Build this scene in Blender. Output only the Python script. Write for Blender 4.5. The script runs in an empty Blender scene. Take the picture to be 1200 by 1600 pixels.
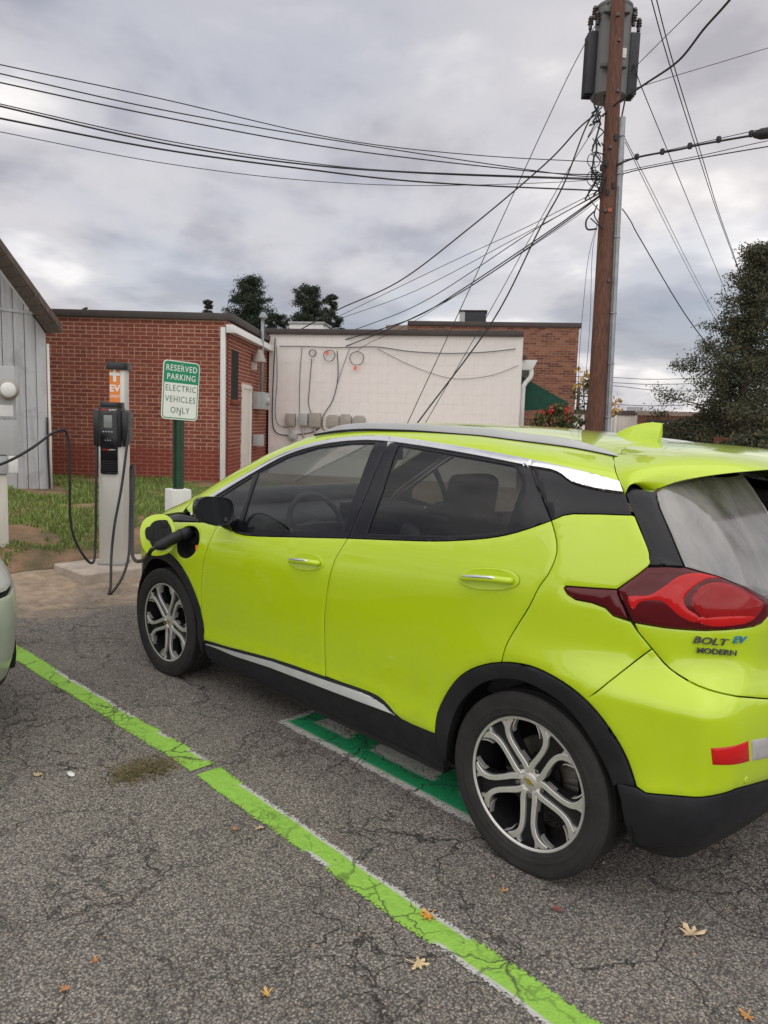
import bpy, bmesh, math, random
import numpy as np
from mathutils import Vector, Matrix, Euler
from mathutils.geometry import delaunay_2d_cdt
random.seed(7); RNG = np.random.default_rng(7)
SC = bpy.context.scene; COL = SC.collection

# ------------------------------------------------------------------ camera
F_PX = 1168.47; CAM = np.array([-1.4115, 2.9731, 1.5612])
YAW, PITCH, ROLL = -0.773726, -0.12181, 0.038972
def cam_basis():
    d = np.array([math.cos(PITCH)*math.cos(YAW), math.cos(PITCH)*math.sin(YAW), math.sin(PITCH)])
    r = np.cross(d, [0, 0, 1.]); r /= np.linalg.norm(r); u = np.cross(r, d)
    c, s = math.cos(ROLL), math.sin(ROLL)
    return c*r+s*u, -s*r+c*u, d
CR, CU, CD = cam_basis()
cd = bpy.data.cameras.new('camera'); cam = bpy.data.objects.new('camera', cd); COL.objects.link(cam)
cam.matrix_world = Matrix(((CR[0], CU[0], -CD[0], CAM[0]), (CR[1], CU[1], -CD[1], CAM[1]), (CR[2], CU[2], -CD[2], CAM[2]), (0, 0, 0, 1)))
cd.sensor_fit = 'VERTICAL'; cd.sensor_height = 24; cd.sensor_width = 18; cd.lens = F_PX/1600*24
cd.clip_start = .05; cd.clip_end = 3000
SC.camera = cam

# ------------------------------------------------------------------ world, sun, exposure
SUN_EL, SUN_AZ = math.radians(52), math.radians(138)      # azimuth measured from +x towards +y
EXPOSURE = 0.62
w = bpy.data.worlds.new('World'); SC.world = w; w.use_nodes = True
nt = w.node_tree; N = nt.nodes; L = nt.links; N.clear()
def wn(t, **k):
    n = N.new(t)
    for a, b in k.items(): setattr(n, a, b)
    return n
out = wn('ShaderNodeOutputWorld'); bg = wn('ShaderNodeBackground')
sky = wn('ShaderNodeTexSky', sky_type='NISHITA', sun_disc=False, sun_elevation=SUN_EL, sun_rotation=math.pi/2-SUN_AZ)
tc = wn('ShaderNodeTexCoord'); sep = wn('ShaderNodeSeparateXYZ'); L.new(tc.outputs['Generated'], sep.inputs[0])
def wmath(op, a, b=None, c=None, clamp=False):
    n = wn('ShaderNodeMath', operation=op, use_clamp=clamp)
    for i, v in enumerate((a, b, c)):
        if v is None: continue
        if hasattr(v, 'links'): L.new(v, n.inputs[i])
        else: n.inputs[i].default_value = v
    return n.outputs[0]
zc = wmath('ADD', wmath('MAXIMUM', sep.outputs[2], 0.0), 0.22)
cmb = wn('ShaderNodeCombineXYZ'); L.new(wmath('DIVIDE', sep.outputs[0], zc), cmb.inputs[0]); L.new(wmath('DIVIDE', sep.outputs[1], zc), cmb.inputs[1])
def wnoise(scale, detail, rough, loc=(0, 0, 0), dist=0):
    m = wn('ShaderNodeMapping'); m.inputs['Location'].default_value = loc; L.new(cmb.outputs[0], m.inputs[0])
    n = wn('ShaderNodeTexNoise'); n.inputs['Scale'].default_value = scale; n.inputs['Detail'].default_value = detail
    n.inputs['Roughness'].default_value = rough; n.inputs['Distortion'].default_value = dist; L.new(m.outputs[0], n.inputs['Vector'])
    return n.outputs[0]
def wramp(f, stops):
    n = wn('ShaderNodeValToRGB'); L.new(f, n.inputs[0]); el = n.color_ramp.elements
    while len(el) < len(stops): el.new(.5)
    for e, (p, c) in zip(el, stops): e.position = p; e.color = (*c, 1)
    n.color_ramp.interpolation = 'EASE'
    return n.outputs[0]
n1 = wnoise(.85, 6, .50, (3.1, 1.7, 0), .3); n2 = wnoise(2.4, 5, .5, (7.3, 4.2, 2), .2)
body = wmath('ADD', wmath('MULTIPLY', n1, .70), wmath('MULTIPLY', n2, .30))
cloud = wramp(body, [(.37, (.205, .198, .224)), (.45, (.310, .300, .328)), (.53, (.465, .450, .466)), (.62, (.76, .725, .70))])
# thin places, where a little of the blue sky comes through
thin = wmath('MULTIPLY', wramp(wnoise(.9, 4, .5, (1.3, 9.1, 5)), [(.42, (0, 0, 0)), (.70, (1, 1, 1))]), .32)
mix = wn('ShaderNodeMix', data_type='RGBA'); L.new(thin, mix.inputs[0]); L.new(cloud, mix.inputs[6])
skm = wn('ShaderNodeVectorMath', operation='SCALE'); L.new(sky.outputs[0], skm.inputs[0]); skm.inputs['Scale'].default_value = .075
L.new(skm.outputs[0], mix.inputs[7]); L.new(mix.outputs[2], bg.inputs[0]); bg.inputs[1].default_value = 1.0
L.new(bg.outputs[0], out.inputs[0])
sd = bpy.data.lights.new('sun', 'SUN'); sun = bpy.data.objects.new('sun', sd); COL.objects.link(sun)
sd.energy = 1.5; sd.angle = math.radians(130); sd.color = (1, .965, .91)
sun.rotation_euler = Vector((math.cos(SUN_EL)*math.cos(SUN_AZ), math.cos(SUN_EL)*math.sin(SUN_AZ), math.sin(SUN_EL))).to_track_quat('Z', 'Y').to_euler()
sun.location = (0, 0, 30)
vs = SC.view_settings; vs.view_transform = 'Standard'; vs.look = 'None'; vs.exposure = EXPOSURE; vs.gamma = 1; vs.use_curve_mapping = False

# ------------------------------------------------------------------ helpers: pixels (1200 x 1600) to points
def ray(x, y): return CD+CR*(x-600)/F_PX-CU*(y-800)/F_PX
def dep(x, y, D): return CAM+ray(x, y)*D
def onZ(x, y, Z): v = ray(x, y); return CAM+v*(Z-CAM[2])/v[2]
def onY(x, y, Y): v = ray(x, y); return CAM+v*(Y-CAM[1])/v[1]
def on_plane(x, y, P, n): v = ray(x, y); return CAM+v*(np.dot(np.asarray(P)-CAM, n)/np.dot(v, n))

# ------------------------------------------------------------------ helpers: objects
def setp(o, label=None, cat=None, group=None, kind=None):
    if label: o['label'] = label
    if cat: o['category'] = cat
    if group: o['group'] = group
    if kind: o['kind'] = kind
    return o
def empty(name, loc=(0, 0, 0), rot=(0, 0, 0), **k):
    o = bpy.data.objects.new(name, None); COL.objects.link(o); o.location = loc; o.rotation_euler = rot; o.empty_display_size = .2
    return setp(o, **k)
def link(name, me, m=None, parent=None, **k):
    o = bpy.data.objects.new(name, me); COL.objects.link(o)
    if m is not None:
        for q in (m if isinstance(m, (list, tuple)) else [m]): me.materials.append(q)
    if parent is not None: o.parent = parent
    return setp(o, **k)
def mesh_np(name, V, Fs, smooth=False):
    me = bpy.data.meshes.new(name); me.from_pydata([tuple(map(float, v)) for v in V], [], [tuple(map(int, f)) for f in Fs])
    me.validate(); 
    if smooth: me.polygons.foreach_set('use_smooth', [True]*len(me.polygons))
    me.update(); return me
def quads_np(name, V):
    """fast mesh of loose quads, V is (n,4,3)"""
    n = len(V); me = bpy.data.meshes.new(name)
    me.vertices.add(4*n); me.vertices.foreach_set('co', np.asarray(V, np.float32).reshape(-1))
    me.loops.add(4*n); me.loops.foreach_set('vertex_index', np.arange(4*n, dtype=np.int32))
    me.polygons.add(n); me.polygons.foreach_set('loop_start', np.arange(0, 4*n, 4, dtype=np.int32))
    me.update(calc_edges=True); return me
def bm_mesh(name, bm, smooth=False, bevel=0, seg=2, angle=40):
    if bevel:
        ed = [e for e in bm.edges if len(e.link_faces) == 2 and e.calc_face_angle(0) > math.radians(angle)]
        bmesh.ops.bevel(bm, geom=ed, offset=bevel, segments=seg, affect='EDGES', profile=.6, clamp_overlap=True)
    me = bpy.data.meshes.new(name); bm.normal_update(); bm.to_mesh(me); bm.free()
    if smooth:
        me.polygons.foreach_set('use_smooth', [True]*len(me.polygons))
        try: me.set_sharp_from_angle(angle=math.radians(38))
        except Exception: pass
    return me
def box_bm(bm, c, s, R=None):
    r = bmesh.ops.create_cube(bm, size=1); vs_ = r['verts']
    for v in vs_:
        p = Vector((v.co.x*s[0], v.co.y*s[1], v.co.z*s[2]))
        if R is not None: p = R @ p
        v.co = p+Vector(c)
    return vs_
def box(name, c, s, m, parent=None, bevel=0, R=None, smooth=False, **k):
    bm = bmesh.new(); box_bm(bm, c, s, R)
    return link(name, bm_mesh(name, bm, smooth=bool(bevel) or smooth, bevel=bevel), m, parent, **k)
def prism(name, poly, h, m, parent=None, axis='z', z0=0, bevel=0, smooth=True, **k):
    """polygon (a,b) extruded; axis says what is normal to it"""
    bm = bmesh.new()
    def P(a, b, c): return {'z': (a, b, c), 'y': (a, c, b), 'x': (c, a, b)}[axis]
    lo = [bm.verts.new(P(a, b, z0)) for a, b in poly]; hi = [bm.verts.new(P(a, b, z0+h)) for a, b in poly]
    bm.faces.new(lo); bm.faces.new(hi); n = len(poly)
    for i in range(n): bm.faces.new((lo[i], lo[(i+1) % n], hi[(i+1) % n], hi[i]))
    bmesh.ops.recalc_face_normals(bm, faces=bm.faces)
    return link(name, bm_mesh(name, bm, smooth=smooth, bevel=bevel), m, parent, **k)
def tube_mesh(name, pts, r, n=8, cap=True, radii=None):
    pts = np.asarray(pts, float); T = np.gradient(pts, axis=0); T /= np.linalg.norm(T, axis=1)[:, None]+1e-12
    ref = np.array([0, 0, 1.]) if abs(T[0][2]) < .9 else np.array([1., 0, 0])
    u = np.cross(T[0], ref); u /= np.linalg.norm(u); V = []; Fs = []
    for i, p in enumerate(pts):
        u = u-T[i]*np.dot(u, T[i]); u /= np.linalg.norm(u); v = np.cross(T[i], u); rr = radii[i] if radii is not None else r
        for k in range(n):
            a = 2*math.pi*k/n; V.append(p+rr*(math.cos(a)*u+math.sin(a)*v))
    for i in range(len(pts)-1):
        for k in range(n): Fs.append((i*n+k, i*n+(k+1) % n, (i+1)*n+(k+1) % n, (i+1)*n+k))
    if cap: Fs.append(tuple(range(n))[::-1]); Fs.append(tuple(range((len(pts)-1)*n, len(pts)*n)))
    return mesh_np(name, V, Fs, True)
def tube(name, pts, r, m, parent=None, n=8, radii=None, **k): return link(name, tube_mesh(name, pts, r, n, True, radii), m, parent, **k)
def lathe_mesh(name, prof, n=48, axis='z', smooth=True):
    """prof: (radius, height)"""
    V = []; Fs = []; m = len(prof)
    for k in range(n):
        a = 2*math.pi*k/n; c, s = math.cos(a), math.sin(a)
        for r, h in prof:
            V.append({'z': (r*c, r*s, h), 'y': (r*c, h, r*s), 'x': (h, r*c, r*s)}[axis])
    for k in range(n):
        for i in range(m-1):
            f = (k*m+i, ((k+1) % n)*m+i, ((k+1) % n)*m+i+1, k*m+i+1); Fs.append(f)
    bm = bmesh.new(); vv = [bm.verts.new(v) for v in V]
    for f in Fs: 
        try: bm.faces.new([vv[i] for i in f])
        except ValueError: pass
    bmesh.ops.remove_doubles(bm, verts=bm.verts, dist=1e-5); bmesh.ops.recalc_face_normals(bm, faces=bm.faces)
    return bm_mesh(name, bm, smooth=smooth)
def lathe(name, prof, m, parent=None, n=48, axis='z', loc=None, **k):
    o = link(name, lathe_mesh(name, prof, n, axis), m, parent, **k)
    if loc is not None: o.location = loc
    return o
def spline(pts, n=8, closed=False):
    """Catmull-Rom through the points"""
    P = np.asarray(pts, float); out_ = []; N_ = len(P)
    for i in range(N_ if closed else N_-1):
        g = (lambda j: P[j % N_]) if closed else (lambda j: P[min(max(j, 0), N_-1)])
        p0, p1, p2, p3 = g(i-1), g(i), g(i+1), g(i+2)
        for t in np.linspace(0, 1, n, endpoint=False):
            out_.append(.5*((2*p1)+(-p0+p2)*t+(2*p0-5*p1+4*p2-p3)*t*t+(-p0+3*p1-3*p2+p3)*t**3))
    if not closed: out_.append(P[-1])
    return np.array(out_)
def copy_tree(o, parent=None, fn=None):
    c = o.copy(); COL.objects.link(c); c.parent = parent
    if fn: fn(c)
    for ch in list(o.children): copy_tree(ch, c, fn)
    return c
_dg = None
def text_mesh(name, s, size, m, parent, mat4, extrude=.0008, align='CENTER', sx=1.0, shear=0, bold=0, spacing=1.0):
    cu = bpy.data.curves.new(name, 'FONT'); cu.body = s; cu.size = size; cu.extrude = extrude; cu.align_x = align; cu.align_y = 'CENTER'
    cu.shear = shear; cu.offset = bold; cu.space_character = spacing; cu.resolution_u = 3
    t = bpy.data.objects.new(name, cu); COL.objects.link(t)
    me = bpy.data.meshes.new_from_object(t.evaluated_get(bpy.context.evaluated_depsgraph_get()))
    bpy.data.objects.remove(t); me.name = name; me.transform(Matrix.Diagonal((sx, 1, 1, 1))); me.transform(mat4); me.materials.clear()
    return link(name, me, m, parent)

# ------------------------------------------------------------------ helpers: materials
class NT:
    def __init__(s, name):
        s.m = bpy.data.materials.new(name); s.m.use_nodes = True; s.t = s.m.node_tree; s.n = s.t.nodes; s.l = s.t.links
        s.b = s.n['Principled BSDF']; s.out = s.n['Material Output']; s.tc = s.n.new('ShaderNodeTexCoord')
        s.geo = s.n.new('ShaderNodeNewGeometry')
    def set(s, **k):
        for a, v in k.items():
            i = s.b.inputs[a.replace('_', ' ')]
            if hasattr(v, 'links'): s.l.new(v, i)
            elif isinstance(v, (tuple, list)) and len(v) == 3: i.default_value = (*v, 1)
            else: i.default_value = v
        return s
    def node(s, t, **k):
        n = s.n.new(t)
        for a, v in k.items(): setattr(n, a, v)
        return n
    def vec(s, kind='Object', scale=(1, 1, 1), rot=(0, 0, 0), loc=(0, 0, 0)):
        src = s.geo.outputs['Position'] if kind == 'World' else s.tc.outputs[kind]
        mp = s.node('ShaderNodeMapping'); mp.inputs['Scale'].default_value = scale; mp.inputs['Rotation'].default_value = rot; mp.inputs['Location'].default_value = loc
        s.l.new(src, mp.inputs[0]); return mp.outputs[0]
    def noise(s, v, scale, detail=4, rough=.55, dist=0, col=False):
        n = s.node('ShaderNodeTexNoise'); s.l.new(v, n.inputs['Vector'])
        for a, b in (('Scale', scale), ('Detail', detail), ('Roughness', rough), ('Distortion', dist)): n.inputs[a].default_value = b
        return n.outputs['Color' if col else 0]
    def voro(s, v, scale, feature='F1', out='Distance', rnd=1):
        n = s.node('ShaderNodeTexVoronoi', feature=feature); s.l.new(v, n.inputs['Vector']); n.inputs['Scale'].default_value = scale; n.inputs['Randomness'].default_value = rnd
        return n.outputs[out]
    def ramp(s, f, stops, interp='LINEAR'):
        n = s.node('ShaderNodeValToRGB'); s.l.new(f, n.inputs[0]); el = n.color_ramp.elements; n.color_ramp.interpolation = interp
        while len(el) < len(stops): el.new(.5)
        for e, (p, c) in zip(el, stops):
            e.position = p; e.color = (*c, 1) if isinstance(c, (tuple, list)) else (c, c, c, 1)
        return n.outputs[0]
    def mix(s, f, a, b, mode='MIX'):
        n = s.node('ShaderNodeMix', data_type='RGBA', blend_type=mode)
        for i, v in ((0, f), (6, a), (7, b)):
            if hasattr(v, 'links'): s.l.new(v, n.inputs[i])
            elif isinstance(v, (tuple, list)): n.inputs[i].default_value = (*v, 1)
            else: n.inputs[i].default_value = v
        return n.outputs[2]
    def math(s, op, a, b=0, c=0, clamp=False):
        n = s.node('ShaderNodeMath', operation=op, use_clamp=clamp)
        for i, v in enumerate((a, b, c)):
            if hasattr(v, 'links'): s.l.new(v, n.inputs[i])
            else: n.inputs[i].default_value = v
        return n.outputs[0]
    def bump(s, h, strength=.3, dist=.01):
        n = s.node('ShaderNodeBump'); n.inputs['Strength'].default_value = strength; n.inputs['Distance'].default_value = dist
        s.l.new(h, n.inputs['Height']); s.l.new(n.outputs[0], s.b.inputs['Normal']); return s
    def attr(s, name):
        n = s.node('ShaderNodeAttribute'); n.attribute_name = name; return n.outputs['Fac']
def simple(name, col, rough=.5, metal=0, var=.12, scale=6, bump=0, bscale=60, coat=0, kind='Object', spec=.5):
    t = NT(name); v = t.vec(kind)
    dark = tuple(c*(1-var) for c in col); lite = tuple(min(1, c*(1+var)) for c in col)
    n = t.noise(v, scale, 5, .6)
    t.set(Base_Color=t.ramp(n, [(.3, dark), (.7, lite)]), Metallic=metal, Coat_Weight=coat)
    t.set(Roughness=t.ramp(t.noise(v, scale*2.3, 4), [(.3, max(0, rough-.07)), (.7, min(1, rough+.07))]))
    t.b.inputs['Specular IOR Level'].default_value = spec
    if bump: t.bump(t.noise(v, bscale, 4), bump, .004)
    return t.m
M = {}
# ---- materials of the car
def paint(name, col, flake=.03):
    t = NT(name); v = t.vec('Object')
    dirt = t.ramp(t.noise(v, 3.5, 6, .65), [(.45, 0), (.8, .10)])
    sepz = t.node('ShaderNodeSeparateXYZ'); t.l.new(v, sepz.inputs[0])
    low = t.math('MULTIPLY', t.ramp(sepz.outputs[2], [(.25, 1), (.75, 0)]), t.ramp(t.noise(v, 14, 6, .7), [(.40, 0), (.8, .17)]))
    f = t.math('ADD', t.math('MULTIPLY', dirt, .35), low, clamp=True)
    c = t.mix(f, col, (.22, .19, .13))
    # a few fine scuffs
    sc = t.vec('Object', (2.2, 2.2, 40), (0, .55, 0)); ln = t.ramp(t.noise(sc, 3, 2), [(.735, 0), (.75, .10)])
    c = t.mix(ln, c, (.75, .75, .6))
    c = t.mix(t.geo.outputs['Backfacing'], c, (.012, .012, .012))
    t.set(Base_Color=c, Roughness=.30, Coat_Weight=1.0, Coat_Roughness=.045, Specular_IOR_Level=.45)
    t.l.new(t.ramp(t.noise(v, 8, 5, .7), [(.35, .015), (.75, .05)]), t.b.inputs['Coat Roughness'])
    t.bump(t.noise(v, 2.2, 2), .02, .01)
    return t.m
def glass(name, tint, f0=.045, rough=0.0, dirt=0.0):
    t = NT(name); n = t.n; l = t.l; n.remove(t.b)
    tr = t.node('ShaderNodeBsdfTransparent'); tr.inputs[0].default_value = (*tint, 1)
    gl = t.node('ShaderNodeBsdfGlossy'); gl.inputs['Roughness'].default_value = rough; gl.inputs[0].default_value = (1, 1, 1, 1)
    fr = t.node('ShaderNodeLayerWeight'); fr.inputs[0].default_value = .5; mx = t.node('ShaderNodeMixShader')
    l.new(t.math('ADD', t.math('MULTIPLY', t.math('POWER', fr.outputs['Facing'], 4.0), .90), f0, clamp=True), mx.inputs[0]); l.new(tr.outputs[0], mx.inputs[1]); l.new(gl.outputs[0], mx.inputs[2])
    last = mx.outputs[0]
    if dirt:
        df = t.node('ShaderNodeBsdfDiffuse'); df.inputs[0].default_value = (.50, .49, .47, 1); m2 = t.node('ShaderNodeMixShader')  # grey film: dust, with the pale sky reflection put into its colour
        v = t.vec('Object', (1, 2.5, 1), (.5, 0, 0)); nz = t.ramp(t.noise(v, 4, 6, .65, .6), [(.3, dirt*.25), (.75, dirt)])
        l.new(nz, m2.inputs[0]); l.new(last, m2.inputs[1]); l.new(df.outputs[0], m2.inputs[2]); last = m2.outputs[0]
    l.new(last, t.out.inputs[0]); return t.m
M['lime'] = paint('lime_paint', (.465, .635, .004))
M['silver_paint'] = paint('silver_paint', (.42, .47, .40))
M['gloss_black'] = simple('gloss_black_trim', (.008, .008, .011), .14, coat=0, var=.1, spec=.38)
M['clad'] = simple('dark_cladding', (.013, .0135, .017), .52, var=.25, scale=9, bump=.10, bscale=420, spec=.35)
M['rubber'] = simple('tyre_rubber', (.025, .0245, .024), .8, spec=.3, var=.3, scale=10, bump=.12, bscale=140)
M['chrome'] = simple('satin_chrome', (.90, .90, .90), .22, .92, var=.03)
M['rail'] = simple('satin_rail', (.60, .61, .61), .38, .55, var=.05)
M['alloy'] = simple('machined_alloy', (.74, .73, .71), .38, .75, var=.08, scale=12)
M['alloy_dark'] = simple('dark_alloy', (.008, .008, .009), .45, 0, var=.2, spec=.3)
M['disc'] = simple('brake_steel', (.13, .12, .115), .45, .9, var=.3, scale=20)
M['under'] = simple('underbody_black', (.008, .008, .008), .85, var=.2)
M['glass_front'] = glass('window_glass', (.44, .475, .46))
M['glass_rear'] = glass('tinted_window_glass', (.26, .27, .265))
M['glass_back'] = glass('dust_reflection_rear_window', (.20, .21, .20), dirt=.50, rough=.13, f0=.17)
M['glass_wind'] = glass('windscreen_glass', (.72, .76, .73))
M['seat'] = simple('dark_seat_cloth', (.06, .06, .063), .8, var=.25, scale=20, bump=.2, bscale=300)
M['seat_light'] = simple('light_seat_trim', (.36, .36, .35), .6, var=.1)
M['dash'] = simple('dashboard_plastic', (.07, .071, .075), .55, var=.2)
M['headliner'] = simple('headliner_cloth', (.42, .42, .41), .9, var=.05)
def lens_mat(name, col, trans):
    t = NT(name); v = t.vec('Object'); n = t.noise(v, 5, 4)
    t.set(Base_Color=t.ramp(n, [(.3, tuple(c*.8 for c in col)), (.7, col)]), Roughness=.10, Specular_IOR_Level=.4)
    return t.m
M['red'] = lens_mat('red_lens', (.56, .012, .012), 0); M['red_dark'] = lens_mat('dark_red_lens', (.10, .004, .008), 0); M['red_mid'] = lens_mat('mid_red_lens', (.32, .008, .01), 0)
M['clear_lens'] = lens_mat('clear_lens', (.45, .44, .43), 0)
M['orange_plastic'] = simple('orange_plastic', (.85, .18, .06), .4)
M['cable'] = simple('black_cable', (.007, .007, .008), .42, var=.3, scale=12)

M['dark_chrome'] = simple('dark_chrome', (.10, .10, .11), .3, .4, var=.05)
# ------------------------------------------------------------------ materials of the place
def asphalt():
    t = NT('asphalt'); v = t.vec('World')
    big = t.noise(v, .55, 5, .6); mid = t.noise(v, 5, 5, .65); fine = t.noise(v, 260, 3, .7)
    c1 = t.voro(v, 135, 'F1', 'Color'); d1 = t.voro(v, 135, 'F1', 'Distance'); c2 = t.voro(v, 340, 'F1', 'Color'); d2 = t.voro(v, 340)
    s1 = t.node('ShaderNodeSeparateColor'); t.l.new(c1, s1.inputs[0]); s2 = t.node('ShaderNodeSeparateColor'); t.l.new(c2, s2.inputs[0])
    base = t.ramp(t.math('ADD', t.math('MULTIPLY', big, .5), t.math('MULTIPLY', mid, .5)), [(.34, (.165, .152, .138)), (.64, (.32, .295, .265))])
    st1 = t.ramp(s1.outputs[0], [(0, (.055, .051, .049)), (.35, (.19, .174, .156)), (.72, (.335, .306, .272)), (.91, (.53, .485, .435)), (1, (.80, .74, .66))])
    st2 = t.ramp(s2.outputs[0], [(0, (.04, .038, .036)), (.40, (.20, .184, .166)), (.85, (.37, .34, .305)), (1, (.62, .57, .52))])
    tint = t.mix(t.ramp(s1.outputs[1], [(.90, 0), (1, .6)]), st1, (.26, .15, .085))
    c = t.mix(.50, tint, st2); c = t.mix(1.0, t.mix(.36, c, base), (1.16, 1.15, 1.13), 'MULTIPLY'); c = t.mix(t.ramp(t.noise(v, .38, 4, .6, .5), [(.42, 0), (.66, .42)]), c, (.085, .080, .077))
    # binder in the gaps between the stones
    gap = t.ramp(d1, [(.36, 0), (.66, .70)]); c = t.mix(gap, c, (.034, .032, .031))
    # brown soil washed over the edge by the grass
    sep_ = t.node('ShaderNodeSeparateXYZ'); t.l.new(v, sep_.inputs[0])
    nx = t.math('ADD', t.math('MULTIPLY', sep_.outputs[0], 1.0), t.math('MULTIPLY', t.math('SUBTRACT', t.noise(v, 1.9, 6, .65, .6), .5), 2.6))
    dirtf = t.ramp(t.math('SUBTRACT', nx, 4.0), [(.10, 0), (.55, .45), (1.0, .95)])
    soil = t.ramp(t.noise(v, 9, 6, .7), [(.3, (.24, .175, .12)), (.7, (.50, .395, .29))])
    c = t.mix(dirtf, c, soil)
    scat = t.ramp(t.noise(v, 2.4, 6, .7, .8), [(.56, 0), (.74, .30)]); c = t.mix(scat, c, (.15, .125, .10))
    crk = t.math('MULTIPLY', cracks(t, v), t.math('SUBTRACT', 1, t.math('MULTIPLY', dirtf, .85))); c = t.mix(crk, c, (.018, .017, .016))
    t.set(Base_Color=c, Roughness=.93, Specular_IOR_Level=.25)
    h = t.math('ADD', t.math('MULTIPLY', t.math('SUBTRACT', 1, d1), .8), t.math('MULTIPLY', fine, .5)); h = t.math('ADD', h, t.math('MULTIPLY', t.math('SUBTRACT', 1, d2), .35))
    h = t.math('ADD', h, t.math('MULTIPLY', mid, .8)); h = t.math('SUBTRACT', h, t.math('MULTIPLY', crk, 1.6))
    t.bump(h, .8, .0045); return t.m
def cracks(t, v, wide=1.0):
    """crack network in plan, shared by the asphalt and the paint on it"""
    wob = t.noise(v, 3.2, 4, .6, 0, True); wob2 = t.noise(v, 22, 3, .6, 0, True)
    def warp(a, amt, b, amt2):
        n1_ = t.node('ShaderNodeVectorMath', operation='MULTIPLY_ADD'); t.l.new(a, n1_.inputs[0]); n1_.inputs[1].default_value = (amt,)*3; t.l.new(v, n1_.inputs[2])
        n2_ = t.node('ShaderNodeVectorMath', operation='MULTIPLY_ADD'); t.l.new(b, n2_.inputs[0]); n2_.inputs[1].default_value = (amt2,)*3; t.l.new(n1_.outputs[0], n2_.inputs[2]); return n2_.outputs[0]
    w1 = warp(wob, .35, wob2, .05)
    flat = t.node('ShaderNodeVectorMath', operation='MULTIPLY'); t.l.new(w1, flat.inputs[0]); flat.inputs[1].default_value = (1, 1, 0)
    e1 = t.voro(flat.outputs[0], 2.1, 'DISTANCE_TO_EDGE'); e2 = t.voro(flat.outputs[0], 6.5, 'DISTANCE_TO_EDGE')
    m1 = t.ramp(t.noise(v, 1.1, 3), [(.36, 0), (.52, 1)]); m2 = t.ramp(t.noise(v, .9, 3, .5, .4), [(.43, 0), (.58, 1)])
    k1 = t.math('MULTIPLY', t.ramp(e1, [(.002*wide, 1), (.009*wide, 0)]), m1); k2 = t.math('MULTIPLY', t.ramp(e2, [(.004*wide, 1), (.022*wide, 0)]), m2)
    e3 = t.voro(flat.outputs[0], 15, 'DISTANCE_TO_EDGE'); m3 = t.ramp(t.noise(v, 1.6, 3, .5, .4), [(.52, 0), (.62, 1)]); k3 = t.math('MULTIPLY', t.ramp(e3, [(.01*wide, .6), (.05*wide, 0)]), m3)
    return t.math('MAXIMUM', t.math('MAXIMUM', t.math('MULTIPLY', k1, .85), t.math('MULTIPLY', k2, .75)), k3)
def road_paint(name, col, wear=.5, under=(.50, .50, .47)):
    """worn paint: where it has come off the asphalt below shows"""
    t = NT(name); v = t.vec('World'); crk = cracks(t, v, 1.7)
    c1 = t.voro(v, 95, 'F1', 'Color'); s1 = t.node('ShaderNodeSeparateColor'); t.l.new(c1, s1.inputs[0]); d1 = t.voro(v, 95)
    n = t.noise(v, 16, 6, .75); fine = t.noise(v, 120, 4, .7)
    edge = t.attr('edge')
    a = t.math('ADD', t.math('MULTIPLY', n, .55), t.math('MULTIPLY', fine, .75)); a = t.math('ADD', a, t.math('MULTIPLY', edge, .62)); 
    a = t.math('SUBTRACT', a, t.math('MULTIPLY', t.attr('old'), .16)); pits = t.math('MULTIPLY', t.ramp(d1, [(.42, 0), (.66, 1)]), .30); a = t.math('SUBTRACT', a, pits)
    alpha = t.ramp(a, [(wear-.04, 0), (wear+.16, 1)]); alpha = t.math('MULTIPLY', alpha, t.math('SUBTRACT', 1, crk, clamp=True), clamp=True)
    colr = t.ramp(t.noise(v, 30, 5, .7), [(.3, tuple(q*.78 for q in col)), (.7, col)])
    old = t.attr('old'); colr = t.mix(old, colr, under)
    t.set(Base_Color=colr, Roughness=.8, Alpha=alpha, Specular_IOR_Level=.3)
    t.bump(t.math('ADD', t.math('SUBTRACT', 1, d1), t.math('MULTIPLY', fine, .5)), .6, .004); return t.m
def brick_mat(name, cols, lo=None):
    t = NT(name); v = t.vec('World'); r = t.attr('rnd'); n = t.noise(v, 42, 5, .7)
    c = t.ramp(r, [(i/(len(cols)-1), q) for i, q in enumerate(cols)]); c = t.mix(t.ramp(n, [(.35, 0), (.8, .45)]), c, tuple(q*.55 for q in cols[0]))
    c = t.mix(t.ramp(t.noise(v, 1.6, 5, .6), [(.45, 0), (.8, .35)]), c, tuple(min(1, q*1.35) for q in cols[1]))
    if lo:
        sp_ = t.node('ShaderNodeSeparateXYZ'); t.l.new(v, sp_.inputs[0]); zz = t.math('MULTIPLY', t.math('ADD', sp_.outputs[2], t.math('MULTIPLY', t.noise(v, 7, 4), .22)), .25)
        c = t.mix(t.ramp(zz, [(lo[0]*.25, .92), (lo[0]*.25+.012, 0)]), c, lo[1])
    t.set(Base_Color=c, Roughness=.9); t.bump(n, .5, .004); return t.m
def wood(name, c0, c1, scale=(18, 18, 1.2), rough=.85, kind='Object', bump=.5):
    t = NT(name); v = t.vec(kind, scale); n = t.noise(v, 2.2, 7, .7, .4); n2 = t.noise(t.vec(kind), 2, 4)
    c = t.ramp(n, [(.28, c0), (.72, c1)]); c = t.mix(t.ramp(n2, [(.4, 0), (.75, .4)]), c, tuple(q*.6 for q in c0))
    t.set(Base_Color=c, Roughness=rough); t.bump(n, bump, .006); return t.m
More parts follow.
